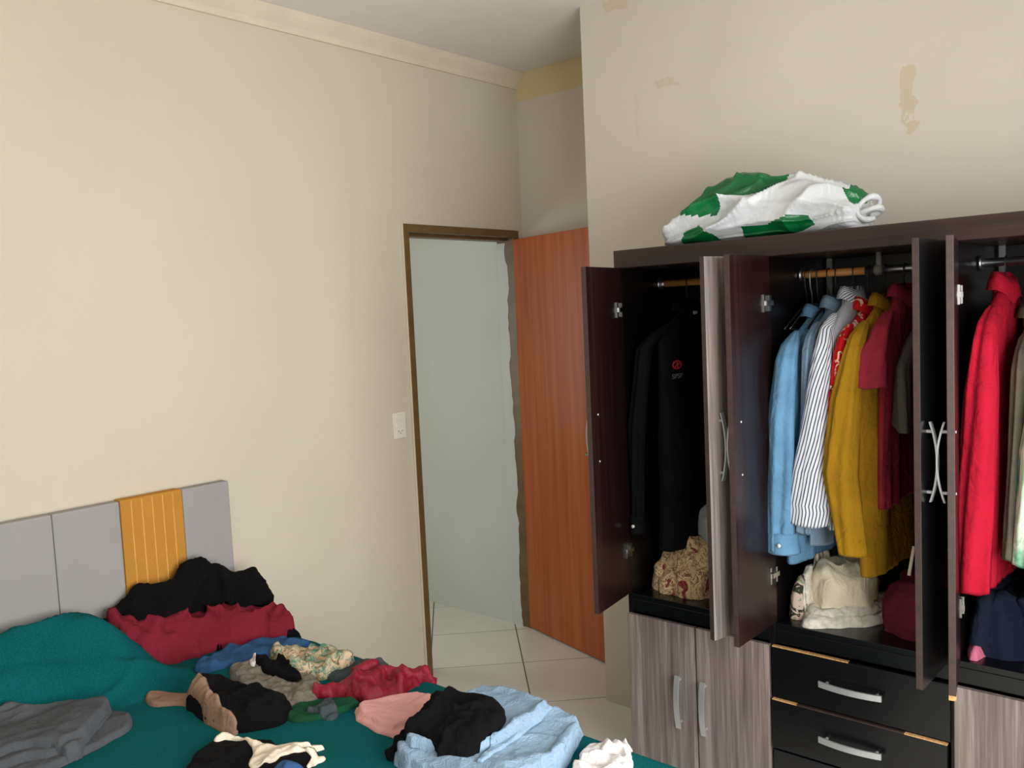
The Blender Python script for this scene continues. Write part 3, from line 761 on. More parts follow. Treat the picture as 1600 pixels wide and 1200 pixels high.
def crumple(V, F, amp, freq, seed):
    """push folds into the cloth along its own normals"""
    Q = np.array([f for f in F if len(f) == 4]); N = np.zeros_like(V)
    n = np.cross(V[Q[:, 2]]-V[Q[:, 0]], V[Q[:, 3]]-V[Q[:, 1]])
    for k in range(4): np.add.at(N, Q[:, k], n)
    N /= np.linalg.norm(N, axis=1, keepdims=True)+1e-12
    N[N[:, 2] < 0] *= -1
    x, y, z = V.T
    wx = (vnoise(x*freq*0.5, y*freq*0.5, z*freq*0.5, seed+1)-0.5)*1.4; wz = (vnoise(x*freq*0.5+9, y*freq*0.5, z*freq*0.5, seed+2)-0.5)*1.4
    a = ridged((x*0.9+z*0.5)*freq*0.5+wx, y*freq*0.7+wz, seed, (z*0.9-x*0.45)*freq*1.1+wx)
    b = ridged(x*freq*1.5+wz, y*freq*1.5+wx, seed+4, z*freq*2.2)
    d_ = amp*(a**4-0.75*(1-a)**1.5)+amp*0.35*(b**3-0.3)
    low = V[:, 2]-V[:, 2].min(); d_ = d_*np.clip(low/0.012, 0, 1)
    return V+N*np.clip(d_, -amp, amp)[:, None]
def cloth(name, label, cat, mat, layers, pile, group=None, origin=None, crum=0.0, cf=14):
    geo = [lay(pile, **L) for L in layers]
    V, F = join_geo(geo); V = np.array(V)
    if crum: V = crumple(V, F, crum, cf, layers[0].get('seed', 1)+100)
    o_ = np.array([V[:, 0].mean(), V[:, 1].mean(), V[:, 2].min()])
    ob = mesh(name, V-o_, F, mat, None, True, loc=tuple(o_))
    tag(ob, label, cat, group); return ob

# ------------------------------------------------------------------ bed
BX0, BX1, BY0, BY1, BZ = -3.185, -1.782, -1.975, -0.055, 0.577
m_hgrey = fabric('headboard_grey_suede', (160, 156, 154), 500, var=0.03, big=3, crb=0.0)
m_hor = fabric('headboard_orange_suede', (190, 134, 58), 500, var=0.04, big=4, crb=0.0)
m_hst = fabric('headboard_stitch', (222, 170, 92), 500)
m_base = plain('bed_base_black', (30, 30, 34), 0.8)
bed = empty('bed', ((BX0+BX1)/2, -1.0, 0)); tag(bed, 'double bed with grey and orange padded headboard, heaped with clothes', 'bed')
bx_, by_ = (BX0+BX1)/2, -1.0
def bbox(name, x0, x1, y0, y1, z0, z1, m, bev=0.004): return box(name, x0-bx_, x1-bx_, y0-by_, y1-by_, z0, z1, m, bed, bev)
bbox('base', BX0+0.02, BX1-0.02, BY0+0.02, BY1-0.005, 0.09, 0.33, m_base, 0.01)
bbox('mattress', BX0+0.012, BX1-0.012, BY0+0.012, BY1-0.005, 0.332, BZ-0.012, fabric('mattress_white', (215, 212, 205)), 0.03)
for xx in (BX0+0.08, BX1-0.14):
    for yy in (BY0+0.08, BY1-0.16): bbox('leg', xx, xx+0.06, yy, yy+0.06, 0.0, 0.09, m_base)
HC = -2.49
hb = empty('headboard', (HC-bx_, -0.001-by_, 0), 0, bed)
ZH = 1.132
for x0, x1, m in ((0.4508, 0.640, 0), (0.222, 0.450, 1), (0.0004, 0.2212, 0), (-0.2212, -0.0004, 0), (-0.450, -0.222, 1), (-0.640, -0.4508, 0)):
    pn = box('headboard_panel', x0, x1, -0.046 if m == 0 else -0.049, 0, 0.30, ZH+(0.003 if m else 0), (m_hgrey, m_hor)[m], hb, 0.007)
    if m:
        for k in range(5):
            xx = x0+(x1-x0)*(k+1)/6
            tube('stitch_line', [(xx, -0.0490, 0.32), (xx, -0.0490, ZH-0.004)], 0.0024, m_hst, hb, 6)
# bedspread: grid over mattress with draped sides
t = NT('bedspread_teal', 0.95, 0, 0.1)
v = t.coord(); f1 = t.noise(v, 260, 3); f0 = t.noise(v, 5, 4)
t.col(t.mix(t.ramp(f1, [(0.35, (0, 0, 0, 1)), (0.7, (0.6, 0.6, 0.6, 1))]), t.ramp(f0, [(0.3, (2, 74, 78)), (0.7, (4, 84, 88))]), (18, 108, 110))); t.bump(f1, 0.5, 0.004); f_teal = t.m
pile = Pile(BX0, BX1, BY0, BY1, BZ)
X, Y = pile.X, pile.Y
def sstep(a, b, x): k = np.clip((x-a)/(b-a), 0, 1); return k*k*(3-2*k)
# pillow mound under the spread, against the headboard
mx = sstep(-2.20, -2.46, X)
front = np.clip(-0.345+0.45*(-2.38-X), -0.345, -0.28)+0.02*(vnoise(X*5, 0*X, seed=5)-0.5)
my = np.clip(sstep(front-0.10, front+0.17, Y), 0, 1)**0.8*0.35+0.65*sstep(front, front+0.15, Y)
pil = 0.235*mx*my*(1-0.25*sstep(-0.13, -0.05, Y))
fl2 = Y-front-0.055+0.03*vnoise(X*6, 0*X, seed=9)
pil += 0.034*sstep(0.035, -0.005, fl2)*np.exp(-(np.clip(-fl2, 0, 1)/0.05)**2)*sstep(-2.15, -2.35, X)
wrk = 0.006*(ridged(X*4+Y*3, Y*7-X*2, 12)-0.5)*np.clip(1-(np.abs(Y+0.3)/0.5), 0, 1) + 0.022*(ridged(X*3.5+Y*2, Y*9-X*3, 3)**3-0.3)*mx*(Y > -0.4)
pile.Z[:] = BZ+pil+wrk
dE = np.minimum.reduce([X-BX0, BX1-X, Y-BY0])
rr = 0.03; kk = np.clip(1-dE/rr, 0, 1); pile.Z -= rr*(1-np.sqrt(1-kk**2*0.98))
st = 2
xs_, ys_ = pile.xs[::st], pile.ys[::st]; Zg = pile.Z[::st, ::st]
nx, ny = Zg.shape; V = [(xs_[i], ys_[j], Zg[i, j]) for i in range(nx) for j in range(ny)]
F = [(i*ny+j, (i+1)*ny+j, (i+1)*ny+j+1, i*ny+j+1) for i in range(nx-1) for j in range(ny-1)]
# drape
per = [(0, j) for j in range(ny-1, -1, -1)] + [(i, 0) for i in range(1, nx)] + [(nx-1, j) for j in range(1, ny)]
prev = [i*ny+j for i, j in per]; s_ = np.arange(len(per))*pile.dx*st
ctr = np.array([bx_, -0.9])
for lev, (dz, outw) in enumerate(((0.02, 0.004), (0.08, 0.010), (0.16, 0.014), (0.24, 0.018))):
    cur = []
    for k, (i, j) in enumerate(per):
        x, y = xs_[i], ys_[j]; nxv = (-1 if i == 0 else (1 if i == nx-1 else 0)); nyv = (-1 if j == 0 else 0)
        wv = outw*(1+1.2*math.sin(s_[k]*23+2*math.sin(s_[k]*5))*(lev/3))
        cur.append(len(V)); V.append((x+nxv*wv, y+nyv*wv, Zg[i, j]-dz))
    for k in range(len(per)-1): F.append((prev[k], cur[k], cur[k+1], prev[k+1]))
    prev = cur
bs = mesh('bedspread', np.array(V)-np.array([bx_, -1.0, 0.3]), F, f_teal, None, True, loc=(bx_, -1.0, 0.3))
tag(bs, 'teal bedspread covering the bed and its pillow', 'bedspread')

# ---- clothes on the bed
f_maroon = fabric('knit_maroon', (122, 34, 48), 350, var=0.08, bump=0.4)
f_denim = fabric('denim_blue', (50, 84, 124), 900, var=0.14)
f_khaki = fabric('cloth_khaki_grey', (116, 108, 98), 600, var=0.16, big=40)
f_brown = fabric('lining_taupe', (140, 112, 94), 500, var=0.12)
f_green = fabric('cloth_green', (24, 72, 48), 500, var=0.12)
f_slate = fabric('cloth_slate', (68, 78, 82), 500)
f_satin = fabric('satin_red', (132, 14, 40), 900, 0.55, var=0.1, spec=0.4)
f_pink = fabric('knit_pink', (226, 166, 164), 500, var=0.04)
f_towel = fabric('terry_towel_blue', (144, 170, 194), 420, var=0.06, bump=0.8, crease=60, crb=0.5)
f_white = fabric('cotton_white', (226, 220, 218), 600, var=0.04)
f_grey = fabric('trouser_grey', (82, 85, 90), 700, var=0.06)
f_cream = fabric('trim_cream', (228, 214, 194), 400)
t = NT('green_floral_blouse', 0.9, 0, 0.15)
v = t.coord(); n1 = t.noise(v, 24, 3, 0.6, 1.5); n2 = t.noise(v, 70, 2, 0.6, 1.0)
c1 = t.ramp(n1, [(0.0, (92, 132, 108)), (0.42, (150, 160, 138)), (0.50, (206, 180, 148)), (0.66, (110, 140, 118))], 'CONSTANT')
t.col(t.mix(t.math('GREATER_THAN', n2, 0.60), c1, (118, 96, 66))); f_floral = t.m
GB = 'clothes heaped on the bed'

def P3(pts): return [tuple(at(a, b, 2, z)) for a, b, z in pts]
# dark garment at the very bottom of the heap
cloth('sweater', 'black garment spread flat under the maroon sweatshirt', 'sweater', f_black, [dict(
    poly=[(-2.40, -0.07), (-2.38, -0.17), (-2.28, -0.225), (-2.1, -0.20), (-1.86, -0.33), (-1.775, -0.40), (-1.785, -0.22), (-1.86, -0.10), (-2.1, -0.065)], T=0.03, edge=0.03, wr=0.012, seed=2)], pile, GB)
cloth('jeans', 'faded blue denim jeans folded beneath the maroon sweatshirt', 'jeans', f_denim, [dict(
    poly=px([(298, 1046, .58), (325, 1052, .58), (380, 1036, .585), (472, 1008, .60), (492, 994, .61), (455, 984, .62), (400, 985, .63), (330, 1008, .62)]), T=0.022, edge=0.02, wr=0.012, freq=16, ang=-0.9, seed=4)], pile, GB, crum=0.008, cf=14)
cloth('sweatshirt', 'maroon sweatshirt crumpled under the black knitwear', 'sweatshirt', f_maroon, [dict(
    poly=[(-2.385, -0.10), (-2.36, -0.19), (-2.265, -0.235), (-2.19, -0.225), (-2.09, -0.225), (-1.98, -0.27), (-1.86, -0.335), (-1.785, -0.365), (-1.782, -0.27), (-1.85, -0.18), (-1.98, -0.11), (-2.15, -0.075), (-2.30, -0.07)],
    T=0.03, edge=0.05, wr=0.050, freq=7.5, stretch=2.2, ang=-0.5, seed=26, jag=0.008, fine=0.45, soft=8,
    ctrl=[(-2.33, -0.14, 0.745), (-2.24, -0.16, 0.745), (-2.20, -0.20, 0.690), (-2.10, -0.15, 0.72), (-1.98, -0.20, 0.70), (-1.85, -0.28, 0.705), (-1.80, -0.32, 0.675), (-2.1, -0.09, 0.74)])], pile, GB, crum=0.022, cf=10)
cloth('sweater', 'black knitwear lying on top of the maroon sweatshirt against the headboard', 'sweater', f_black, [dict(
    poly=[(-2.36, -0.055), (-2.345, -0.115), (-2.26, -0.14), (-2.20, -0.175), (-2.10, -0.185), (-2.0, -0.16), (-1.9, -0.20), (-1.80, -0.235), (-1.79, -0.16), (-1.85, -0.08), (-2.05, -0.052)],
    T=0.03, edge=0.045, wr=0.042, freq=8, stretch=1.8, ang=-0.3, seed=29, jag=0.008, fine=0.4, soft=9,
    ctrl=[(-2.32, -0.08, 0.795), (-2.20, -0.10, 0.815), (-2.06, -0.11, 0.865), (-1.97, -0.12, 0.825), (-1.88, -0.14, 0.785), (-1.81, -0.19, 0.755), (-2.10, -0.17, 0.77)])], pile, GB, crum=0.02, cf=12)
cloth('shirt', 'khaki grey shirt spread out between the jeans and the red satin top', 'shirt', f_khaki, [dict(
    poly=px([(352, 1042, .59), (400, 1030, .595), (452, 1034, .60), (500, 1050, .60), (498, 1090, .59), (450, 1108, .58), (420, 1090, .585), (370, 1068, .585)]), T=0.018, edge=0.02, wr=0.014, freq=22, ang=-0.6, seed=12)], pile, GB, crum=0.006, cf=20)
cloth('shirt', 'dark slate top showing behind the red satin top at the bed edge', 'shirt', f_slate, [dict(
    poly=px([(500, 1042, .60), (545, 1020, .615), (585, 1014, .62), (606, 1024, .615), (604, 1044, .60), (560, 1062, .59), (515, 1066, .585)]), T=0.02, edge=0.02, wr=0.014, seed=14)], pile, GB)
cloth('blouse', 'green and beige floral blouse bunched up by the bed edge', 'blouse', f_floral, [dict(
    poly=px([(418, 1016, .62), (424, 1002, .635), (470, 992, .645), (520, 998, .64), (552, 1012, .63), (556, 1028, .615), (530, 1048, .60), (480, 1060, .59), (445, 1044, .60)]), T=0.035, edge=0.03, wr=0.016, freq=22, seed=15)], pile, GB, crum=0.01, cf=20)
cloth('sock', 'black sleeve end with white cuff lying on the khaki shirt', 'shirt', f_black, [dict(
    poly=px([(394, 1020, .625), (402, 1012, .63), (422, 1018, .63), (446, 1034, .625), (472, 1050, .615), (460, 1060, .61), (430, 1050, .61), (400, 1040, .61)]), T=0.018, edge=0.016, wr=0.008, seed=18)], pile, GB)
bso = bpy.data.objects['sock']; bso.name = 'black_sleeve'
def as_child(name, par, lab):
    lo = bpy.data.objects[name]; wl = Vector(lo.location); lo.parent = par; lo.location = wl-Vector(par.location)
    for k in ('label', 'category'): del lo[k]
    lo['label'] = lab
cloth('white_cuff', 'x', 'x', f_white, [dict(poly=px([(388, 1030, .622), (392, 1016, .63), (400, 1014, .632), (399, 1032, .622)]), T=0.004, edge=0.006, wr=0.0, jag=0.001, smooth=1, seed=19)], pile)
as_child('white_cuff', bso, 'white cuff of the black sleeve')
cloth('scarf', 'dark green cloth half hidden beneath the slate rag', 'cloth', f_green, [dict(
    poly=px([(440, 1108, .585), (480, 1092, .59), (530, 1086, .59), (575, 1094, .585), (540, 1112, .58), (490, 1126, .58), (448, 1130, .58)]), T=0.010, edge=0.012, wr=0.010, freq=20, seed=20)], pile, GB)
cloth('jacket', 'black jacket crumpled with its taupe lining turned out', 'jacket', f_black, [dict(
    poly=px([(300, 1078, .60), (320, 1056, .635), (370, 1052, .645), (410, 1064, .64), (448, 1086, .615), (456, 1108, .60), (440, 1134, .585), (390, 1143, .58), (345, 1138, .58), (290, 1108, .59)]), T=0.045, edge=0.05, wr=0.026, freq=13, seed=22,
    ctrl=P3([(345, 1078, .645), (400, 1085, .645), (430, 1105, .625)]))], pile, GB)
cloth('lining', 'x', 'x', f_brown, [dict(
    poly=px([(222, 1084, .59), (248, 1070, .605), (286, 1062, .625), (314, 1066, .635), (332, 1090, .625), (345, 1112, .61), (372, 1132, .60), (366, 1146, .585), (346, 1144, .58), (322, 1128, .585), (306, 1108, .59), (292, 1098, .59), (266, 1102, .582), (234, 1106, .58)]), T=0.010, edge=0.012, wr=0.010, freq=14, seed=25, jag=0.004)], pile, None)
lo = bpy.data.objects['lining']; jo = [o for o in bpy.data.objects if o.name.startswith('jacket') and o.type == 'MESH'][0]
wl = Vector(lo.location); lo.parent = jo; lo.location = wl-Vector(jo.location)
for k in ('label', 'category'): del lo[k]
lo['label'] = 'taupe lining turned outwards'
cloth('rag', 'small slate rag lying on the dark green cloth', 'cloth', f_slate, [dict(
    poly=px([(474, 1108, .595), (496, 1096, .605), (506, 1080, .615), (522, 1080, .615), (528, 1098, .605), (520, 1124, .585), (500, 1118, .585)]), T=0.014, edge=0.012, wr=0.014, freq=26, seed=27)], pile, GB)
cloth('satin_top', 'crumpled red satin top lying across the bed edge', 'top', f_satin, [dict(
    poly=px([(482, 1082, .595), (500, 1066, .61), (540, 1054, .625), (560, 1028, .645), (590, 1022, .645), (612, 1036, .63), (655, 1040, .61), (676, 1048, .60), (680, 1060, .59), (650, 1066, .585), (620, 1086, .585), (585, 1100, .58), (545, 1094, .58), (500, 1088, .58)]), T=0.032, edge=0.03, wr=0.028, freq=15, stretch=2.2, ang=0.8, seed=30, jag=0.010)], pile, GB, crum=0.012, cf=20)
# grey trousers folded
gp = dict(T=0.017, edge=0.012, wr=0.005, freq=7, smooth=2, jag=0.003)
cloth('trousers', 'folded grey trousers lying on the teal bedspread below the pillow', 'trousers', f_grey, [
    dict(poly=px([(-60, 1175, .60), (0, 1110, .63), (130, 1094, .625), (196, 1108, .59), (214, 1134, .58), (150, 1172, .578), (60, 1215, .578), (-60, 1240, .578)]), seed=33, **gp),
    dict(poly=px([(-60, 1160, .62), (0, 1104, .645), (110, 1088, .64), (178, 1094, .61), (168, 1125, .60), (110, 1180, .595), (20, 1196, .595), (-60, 1230, .60)]), seed=34, **gp),
    dict(poly=px([(-60, 1150, .64), (5, 1102, .66), (125, 1078, .655), (182, 1082, .64), (150, 1125, .63), (116, 1174, .615), (70, 1164, .62), (0, 1176, .625), (-60, 1210, .63)]), seed=35, T=0.020, edge=0.014, wr=0.008, freq=6, jag=0.002, smooth=1)], pile, GB, crum=0.004, cf=10)
# pink
cloth('folded_shirt', 'folded pink knit top beside the black shirt', 'shirt', f_pink, [
    dict(poly=px([(545, 1112, .585), (600, 1090, .60), (650, 1078, .605), (690, 1092, .60), (680, 1120, .585), (622, 1148, .578), (600, 1146, .578)]), T=0.013, edge=0.010, wr=0.004, freq=8, seed=40, jag=0.003),
    dict(poly=px([(541, 1108, .595), (590, 1088, .605), (652, 1066, .61), (662, 1078, .61), (692, 1084, .61), (680, 1112, .60), (640, 1140, .60), (604, 1142, .60)]), T=0.014, edge=0.011, wr=0.006, freq=8, seed=41, jag=0.002, smooth=1)], pile, GB)
# towel in folds
tp = dict(edge=0.008, wr=0.004, freq=9, jag=0.003, fine=0.8, smooth=1)
cloth('towel', 'light blue terry towel folded in layers near the bed edge', 'towel', f_towel, [
    dict(poly=px([(606, 1182, .59), (640, 1150, .60), (745, 1078, .60), (800, 1084, .60), (905, 1132, .59), (914, 1148, .585), (870, 1215, .578), (760, 1260, .578), (640, 1215, .578)]), T=0.024, seed=44, **tp),
    dict(poly=px([(610, 1170, .62), (645, 1142, .625), (745, 1072, .63), (810, 1082, .625), (902, 1122, .615), (910, 1140, .61), (868, 1210, .60), (760, 1255, .60), (650, 1205, .60)]), T=0.024, seed=45, **tp),
    dict(poly=px([(626, 1160, .645), (655, 1128, .65), (742, 1064, .655), (790, 1074, .65), (860, 1092, .65), (848, 1116, .64), (790, 1168, .62), (740, 1188, .62), (680, 1178, .62)]), T=0.022, seed=46, **tp),
    dict(poly=px([(850, 1086, .665), (866, 1090, .665), (758, 1184, .645), (738, 1182, .645)]), T=0.006, seed=47, edge=0.005, wr=0.001, jag=0.001, smooth=1),
    dict(poly=px([(893, 1118, .645), (905, 1124, .64), (870, 1180, .63), (856, 1178, .63)]), T=0.005, seed=48, edge=0.005, wr=0.001, jag=0.001, smooth=1)], pile, GB, crum=0.004, cf=12)
cloth('shirt', 'rumpled black shirt thrown over the blue towel', 'shirt', f_black, [dict(
    poly=px([(598, 1176, .60), (625, 1150, .62), (648, 1112, .65), (664, 1098, .67), (720, 1072, .695), (745, 1074, .695), (775, 1096, .685), (786, 1112, .675), (770, 1140, .66), (735, 1176, .65), (700, 1174, .645), (655, 1158, .64), (628, 1176, .60)]), T=0.030, edge=0.03, wr=0.020, freq=11, seed=50, jag=0.006, conform=0.5)], pile, GB, crum=0.012, cf=14)
cloth('shirt', 'crumpled white shirt near the corner of the bed', 'shirt', f_white, [dict(
    poly=px([(892, 1215, .58), (905, 1178, .595), (922, 1150, .61), (944, 1152, .615), (984, 1144, .605), (986, 1160, .60), (984, 1205, .58), (950, 1240, .578), (910, 1240, .578)]), T=0.026, edge=0.02, wr=0.026, freq=20, stretch=1.6, ang=0.7, seed=54)], pile, GB, crum=0.005, cf=18)
# black garment with cream lace
bl = cloth('camisole', 'black camisole with cream lace straps lying on the bedspread', 'camisole', f_black, [dict(
    poly=px([(275, 1215, .58), (310, 1178, .585), (345, 1150, .59), (385, 1148, .595), (420, 1158, .595), (500, 1166, .59), (494, 1198, .58), (470, 1230, .578), (330, 1250, .578)]), T=0.016, edge=0.016, wr=0.012, freq=12, seed=58)], pile, GB)
cloth('lace_trim', 'x', 'x', f_cream, [dict(
    poly=px([(332, 1156, .60), (352, 1146, .60), (378, 1146, .605), (402, 1158, .605), (440, 1160, .605), (504, 1154, .60), (506, 1160, .60), (450, 1170, .60), (494, 1172, .60), (508, 1172, .598), (506, 1180, .595), (492, 1186, .592), (484, 1204, .59), (478, 1202, .59), (490, 1178, .595), (440, 1178, .60), (428, 1192, .595), (395, 1204, .59), (388, 1196, .59), (396, 1170, .60), (380, 1156, .60), (356, 1152, .60), (338, 1162, .595)]), T=0.007, edge=0.008, wr=0.008, freq=40, seed=60, jag=0.003, smooth=1)], pile, None)
lo = bpy.data.objects['lace_trim']; wl = Vector(lo.location); lo.parent = bl; lo.location = wl-Vector(bl.location)
for k in ('label', 'category'): del lo[k]
lo['label'] = 'cream lace trim and straps'
cloth('jeans', 'piece of blue denim peeking out on the black camisole', 'jeans', f_denim, [dict(
    poly=px([(425, 1206, .60), (445, 1193, .605), (468, 1196, .605), (480, 1215, .595), (460, 1240, .59), (420, 1240, .59)]), T=0.02, edge=0.02, wr=0.008, seed=62)], pile, GB)

# ------------------------------------------------------------------ things on the wardrobe shelves
sp = Pile(-1.045, -0.59, -2.90, -1.33, ZS+0.0003, 0.005)
cloth('sheet', 'beige rose-print bedding folded on the shelf beneath the black jacket', 'bedding', f_rose, [
    dict(poly=[(-1.00, -1.355), (-1.00, -1.60), (-0.66, -1.61), (-0.65, -1.345), (-0.85, -1.338)], T=0.10, edge=0.05, wr=0.02, freq=9, seed=70),
    dict(poly=[(-0.97, -1.375), (-0.96, -1.60), (-0.66, -1.60), (-0.65, -1.36), (-0.80, -1.35)], T=0.09, edge=0.06, wr=0.025, freq=9, seed=71)], sp, crum=0.012, cf=12)
f_pouch = NT('pouch_grey_plastic', 0.3, 0, 0.5); f_pouch.col((150, 162, 162)); f_pouch = f_pouch.m
cloth('pouch', 'pale grey plastic pouch on the rose-print bedding', 'pouch', f_pouch, [
    dict(poly=[(-0.90, -1.49), (-0.89, -1.57), (-0.74, -1.58), (-0.72, -1.48), (-0.80, -1.44)], T=0.09, edge=0.05, wr=0.03, freq=12, seed=73)], sp)
f_creamc = fabric('cotton_cream', (236, 226, 198), 500, var=0.04)
f_lacew = fabric('lace_white', (222, 216, 204), 260, var=0.12, big=60)
t = NT('green_pink_print', 0.9, 0, 0.15); v = t.coord(); n1 = t.noise(v, 16, 3, 0.6, 1.2)
t.col(t.ramp(n1, [(0.0, (150, 168, 120)), (0.42, (214, 192, 178)), (0.55, (62, 66, 50)), (0.62, (206, 190, 180))], 'CONSTANT')); f_gp = t.m
cloth('scarf', 'green and pink print cloth on the centre shelf beside the door hinge', 'cloth', f_gp, [
    dict(poly=[(-0.99, -1.868), (-0.99, -1.925), (-0.84, -1.95), (-0.72, -1.93), (-0.72, -1.868)], T=0.13, edge=0.04, wr=0.03, freq=10, seed=76)], sp)
cloth('lace_cloth', 'white lace cloth flat on the centre wardrobe shelf', 'cloth', f_lacew, [
    dict(poly=[(-1.03, -1.925), (-1.035, -1.985), (-0.96, -2.07), (-0.86, -2.16), (-0.70, -2.14), (-0.70, -1.95), (-0.92, -1.90)], T=0.03, edge=0.02, wr=0.018, freq=18, seed=78),
    dict(poly=[(-1.00, -1.93), (-1.01, -1.99), (-0.93, -2.07), (-0.82, -2.13), (-0.70, -2.12), (-0.72, -1.95), (-0.90, -1.92)], T=0.02, edge=0.02, wr=0.012, freq=18, seed=79)], sp, crum=0.008, cf=18)
cloth('blanket', 'cream cloth heaped on the white lace cloth', 'cloth', f_creamc, [
    dict(poly=[(-0.975, -1.945), (-0.975, -2.015), (-0.90, -2.09), (-0.76, -2.09), (-0.70, -1.96), (-0.85, -1.91)], T=0.13, edge=0.05, wr=0.05, freq=9, seed=81)], sp, crum=0.014, cf=12)
cloth('sweater', 'burgundy knit folded on the wardrobe shelf below the burgundy shirt', 'sweater', fabric('knit_plum', (110, 40, 56), 300, bump=0.5), [
    dict(poly=[(-0.97, -2.165), (-0.98, -2.35), (-0.66, -2.355), (-0.65, -2.14), (-0.85, -2.12)], T=0.12, edge=0.06, wr=0.03, freq=9, seed=84)], sp, crum=0.014, cf=12)
cloth('pink_cloth', 'folded pink cloth under the navy bag', 'cloth', fabric('cotton_rose', (196, 108, 132)), [
    dict(poly=[(-1.03, -2.392), (-1.032, -2.45), (-0.70, -2.46), (-0.70, -2.395)], T=0.03, edge=0.02, wr=0.006, seed=86)], sp)
cloth('grey_cloth', 'pale grey folded cloth beside the navy bag', 'cloth', fabric('cotton_pale_grey', (168, 172, 176)), [
    dict(poly=[(-0.97, -2.50), (-0.99, -2.62), (-0.70, -2.66), (-0.70, -2.50)], T=0.05, edge=0.03, wr=0.01, seed=88)], sp)
cloth('bag', 'navy fabric bag slumped on the shelf beneath the crimson polo', 'bag', f_navy, [
    dict(poly=[(-0.98, -2.395), (-1.00, -2.47), (-0.94, -2.56), (-0.70, -2.58), (-0.66, -2.395)], T=0.16, edge=0.07, wr=0.03, freq=9, seed=90)], sp, crum=0.014, cf=12)
st_ = tube('stick', [(-0.985, -2.24, 0.90), (-0.975, -2.252, 0.985)], 0.005, plain('stick_white', (225, 215, 190), 0.5), None)
st_['label'] = 'short cream stick standing on the burgundy knit'; st_['category'] = 'stick'

# ------------------------------------------------------------------ plastic bag on the wardrobe
t = NT('plastic_white', 0.35, 0, 0.5); v = t.coord(); t.col(t.ramp(t.noise(v, 9, 3), [(0.3, (196, 200, 204)), (0.7, (216, 218, 220))])); t.bump(t.noise(v, 16, 4, 0.6, 1.5), 0.30, 0.02)
t.b.inputs['Transmission Weight'].default_value = 0.0; m_pw = t.m
t = NT('plastic_green', 0.30, 0, 0.5); v = t.coord(); t.col(t.ramp(t.noise(v, 9, 3), [(0.3, (0, 92, 48)), (0.7, (8, 118, 62))])); t.bump(t.noise(v, 16, 4, 0.6, 1.5), 0.30, 0.02); m_pg = t.m
XBG = -0.93
def yz(px_, py_): q = at(px_, py_, 0, XBG); return (q[1], q[2])
topc = [yz(a, b) for a, b in ((1046, 366), (1056, 346), (1080, 318), (1105, 298), (1130, 282), (1160, 278), (1200, 277), (1240, 276), (1265, 277), (1285, 284), (1305, 288), (1325, 298), (1345, 306), (1352, 318), (1356, 335))]
ty = np.array([p[0] for p in topc])[::-1]; tz = np.array([p[1] for p in topc])[::-1]
nst = 240; nsg = 120; rings = []; yy_ = np.linspace(ty[-1], ty[0], nst)
base = ZT+0.0005; flat_ = []
th = np.linspace(0, 2*math.pi, nsg, endpoint=False)
for k, y in enumerate(yy_):
    zt_ = np.interp(y, ty, tz); u = k/(nst-1)
    hgt = max(zt_-base, 0.012); endr = min(1, min(u, 1-u)/0.07); endr = math.sqrt(max(0.02, 1-(1-endr)**2))
    hx = 0.145*endr*(0.8+0.2*math.sin(u*6)); xc = -0.895+0.02*math.sin(u*5)
    c_, s_ = np.cos(th), np.sin(th)
    ex = np.sign(c_)*np.abs(c_)**0.7; ez = np.sign(s_)*np.abs(s_)**0.75
    z = base+hgt*(0.42+0.58*ez); z = np.where(ez < 0, base+hgt*0.42*(1-np.abs(ez)**0.9), z)
    x = xc+hx*ex*(1-0.25*np.clip(ez, 0, 1)**2)
    dn = 0.050*(ridged(y*4.5+ex*0.8+ez*0.6, ez*1.1+ex*1.0, 5)**2.5-0.35)+0.020*(ridged(y*9+ez*1.8, ez*1.7-ex*1.2, 8)**3-0.3)
    flat_.append(np.stack([np.full(nsg, y), z], 1))
    x = x+dn*ex*0.9*endr; z = np.maximum(base+0.0004, z+dn*np.clip(ez+0.3, 0, 1)*0.55*endr)
    rings.append([(x[i]-XBG, y+1.75, z[i]-base) for i in range(nsg)])
V, F = loft(rings)
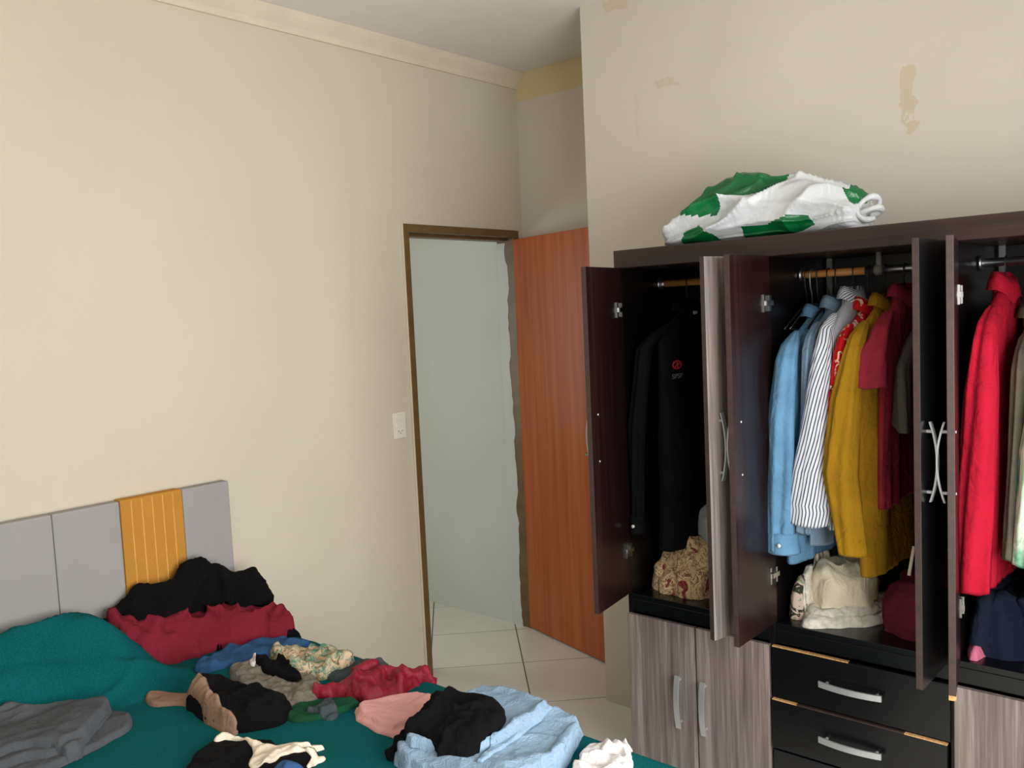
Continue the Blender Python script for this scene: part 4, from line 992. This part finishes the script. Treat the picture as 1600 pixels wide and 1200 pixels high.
gz = [[(1040, 358), (1056, 346), (1090, 340), (1138, 336), (1145, 312), (1245, 276), (1130, 270), (1085, 300), (1040, 340)],
      [(1172, 356), (1210, 352), (1250, 338), (1275, 338), (1286, 352), (1262, 362), (1225, 372), (1170, 372)],
      [(1080, 385), (1090, 362), (1112, 354), (1132, 368), (1142, 385)],
      [(1322, 298), (1366, 295), (1360, 312), (1345, 320), (1335, 312)]]
gz = [[yz(a, b) for a, b in g] for g in gz]
V = np.array(V); fm = []
flat_ = np.concatenate(flat_); fc = np.array([flat_[list(f[:4])].mean(0) for f in F])
ins = np.zeros(len(F), bool)
for g in gz: ins |= poly_sd(fc[:, 0], fc[:, 1], g) > 0
pb = empty('plastic_bag', (XBG, -1.75, base)); tag(pb, 'green and white plastic shopping bag lying on top of the wardrobe', 'bag')
mesh('bag_body', V, F, [m_pw, m_pg], pb, True, fmat=ins.astype(int).tolist())
def strap(pts, name='bag_handle'):
    P_ = [at(a, b, 0, x) for a, b, x in pts]
    # smooth curve through points, flattened ribbon tube
    Q = []
    for i in range(len(P_)-1):
        p0 = P_[max(0, i-1)]; p1 = P_[i]; p2 = P_[i+1]; p3 = P_[min(len(P_)-1, i+2)]
        for s in np.linspace(0, 1, 6, endpoint=False):
            Q.append(0.5*((2*p1)+(-p0+p2)*s+(2*p0-5*p1+4*p2-p3)*s*s+(-p0+3*p1-3*p2+p3)*s**3))
    Q.append(P_[-1]); Q = [q-np.array([XBG, -1.75, base]) for q in Q]
    tube(name, Q, [0.0085+0.0015*math.sin(i*0.6) for i in range(len(Q))], m_pw, pb, 10)
strap([(1336, 338, -0.95), (1345, 318, -0.96), (1362, 307, -0.95), (1374, 312, -0.93), (1368, 328, -0.92), (1352, 340, -0.92)])
strap([(1336, 340, -0.96), (1352, 330, -0.98), (1372, 324, -0.97), (1378, 330, -0.95), (1362, 338, -0.94)])
strap([(1338, 320, -0.97), (1340, 334, -0.98), (1352, 343, -0.97), (1368, 341, -0.96)])
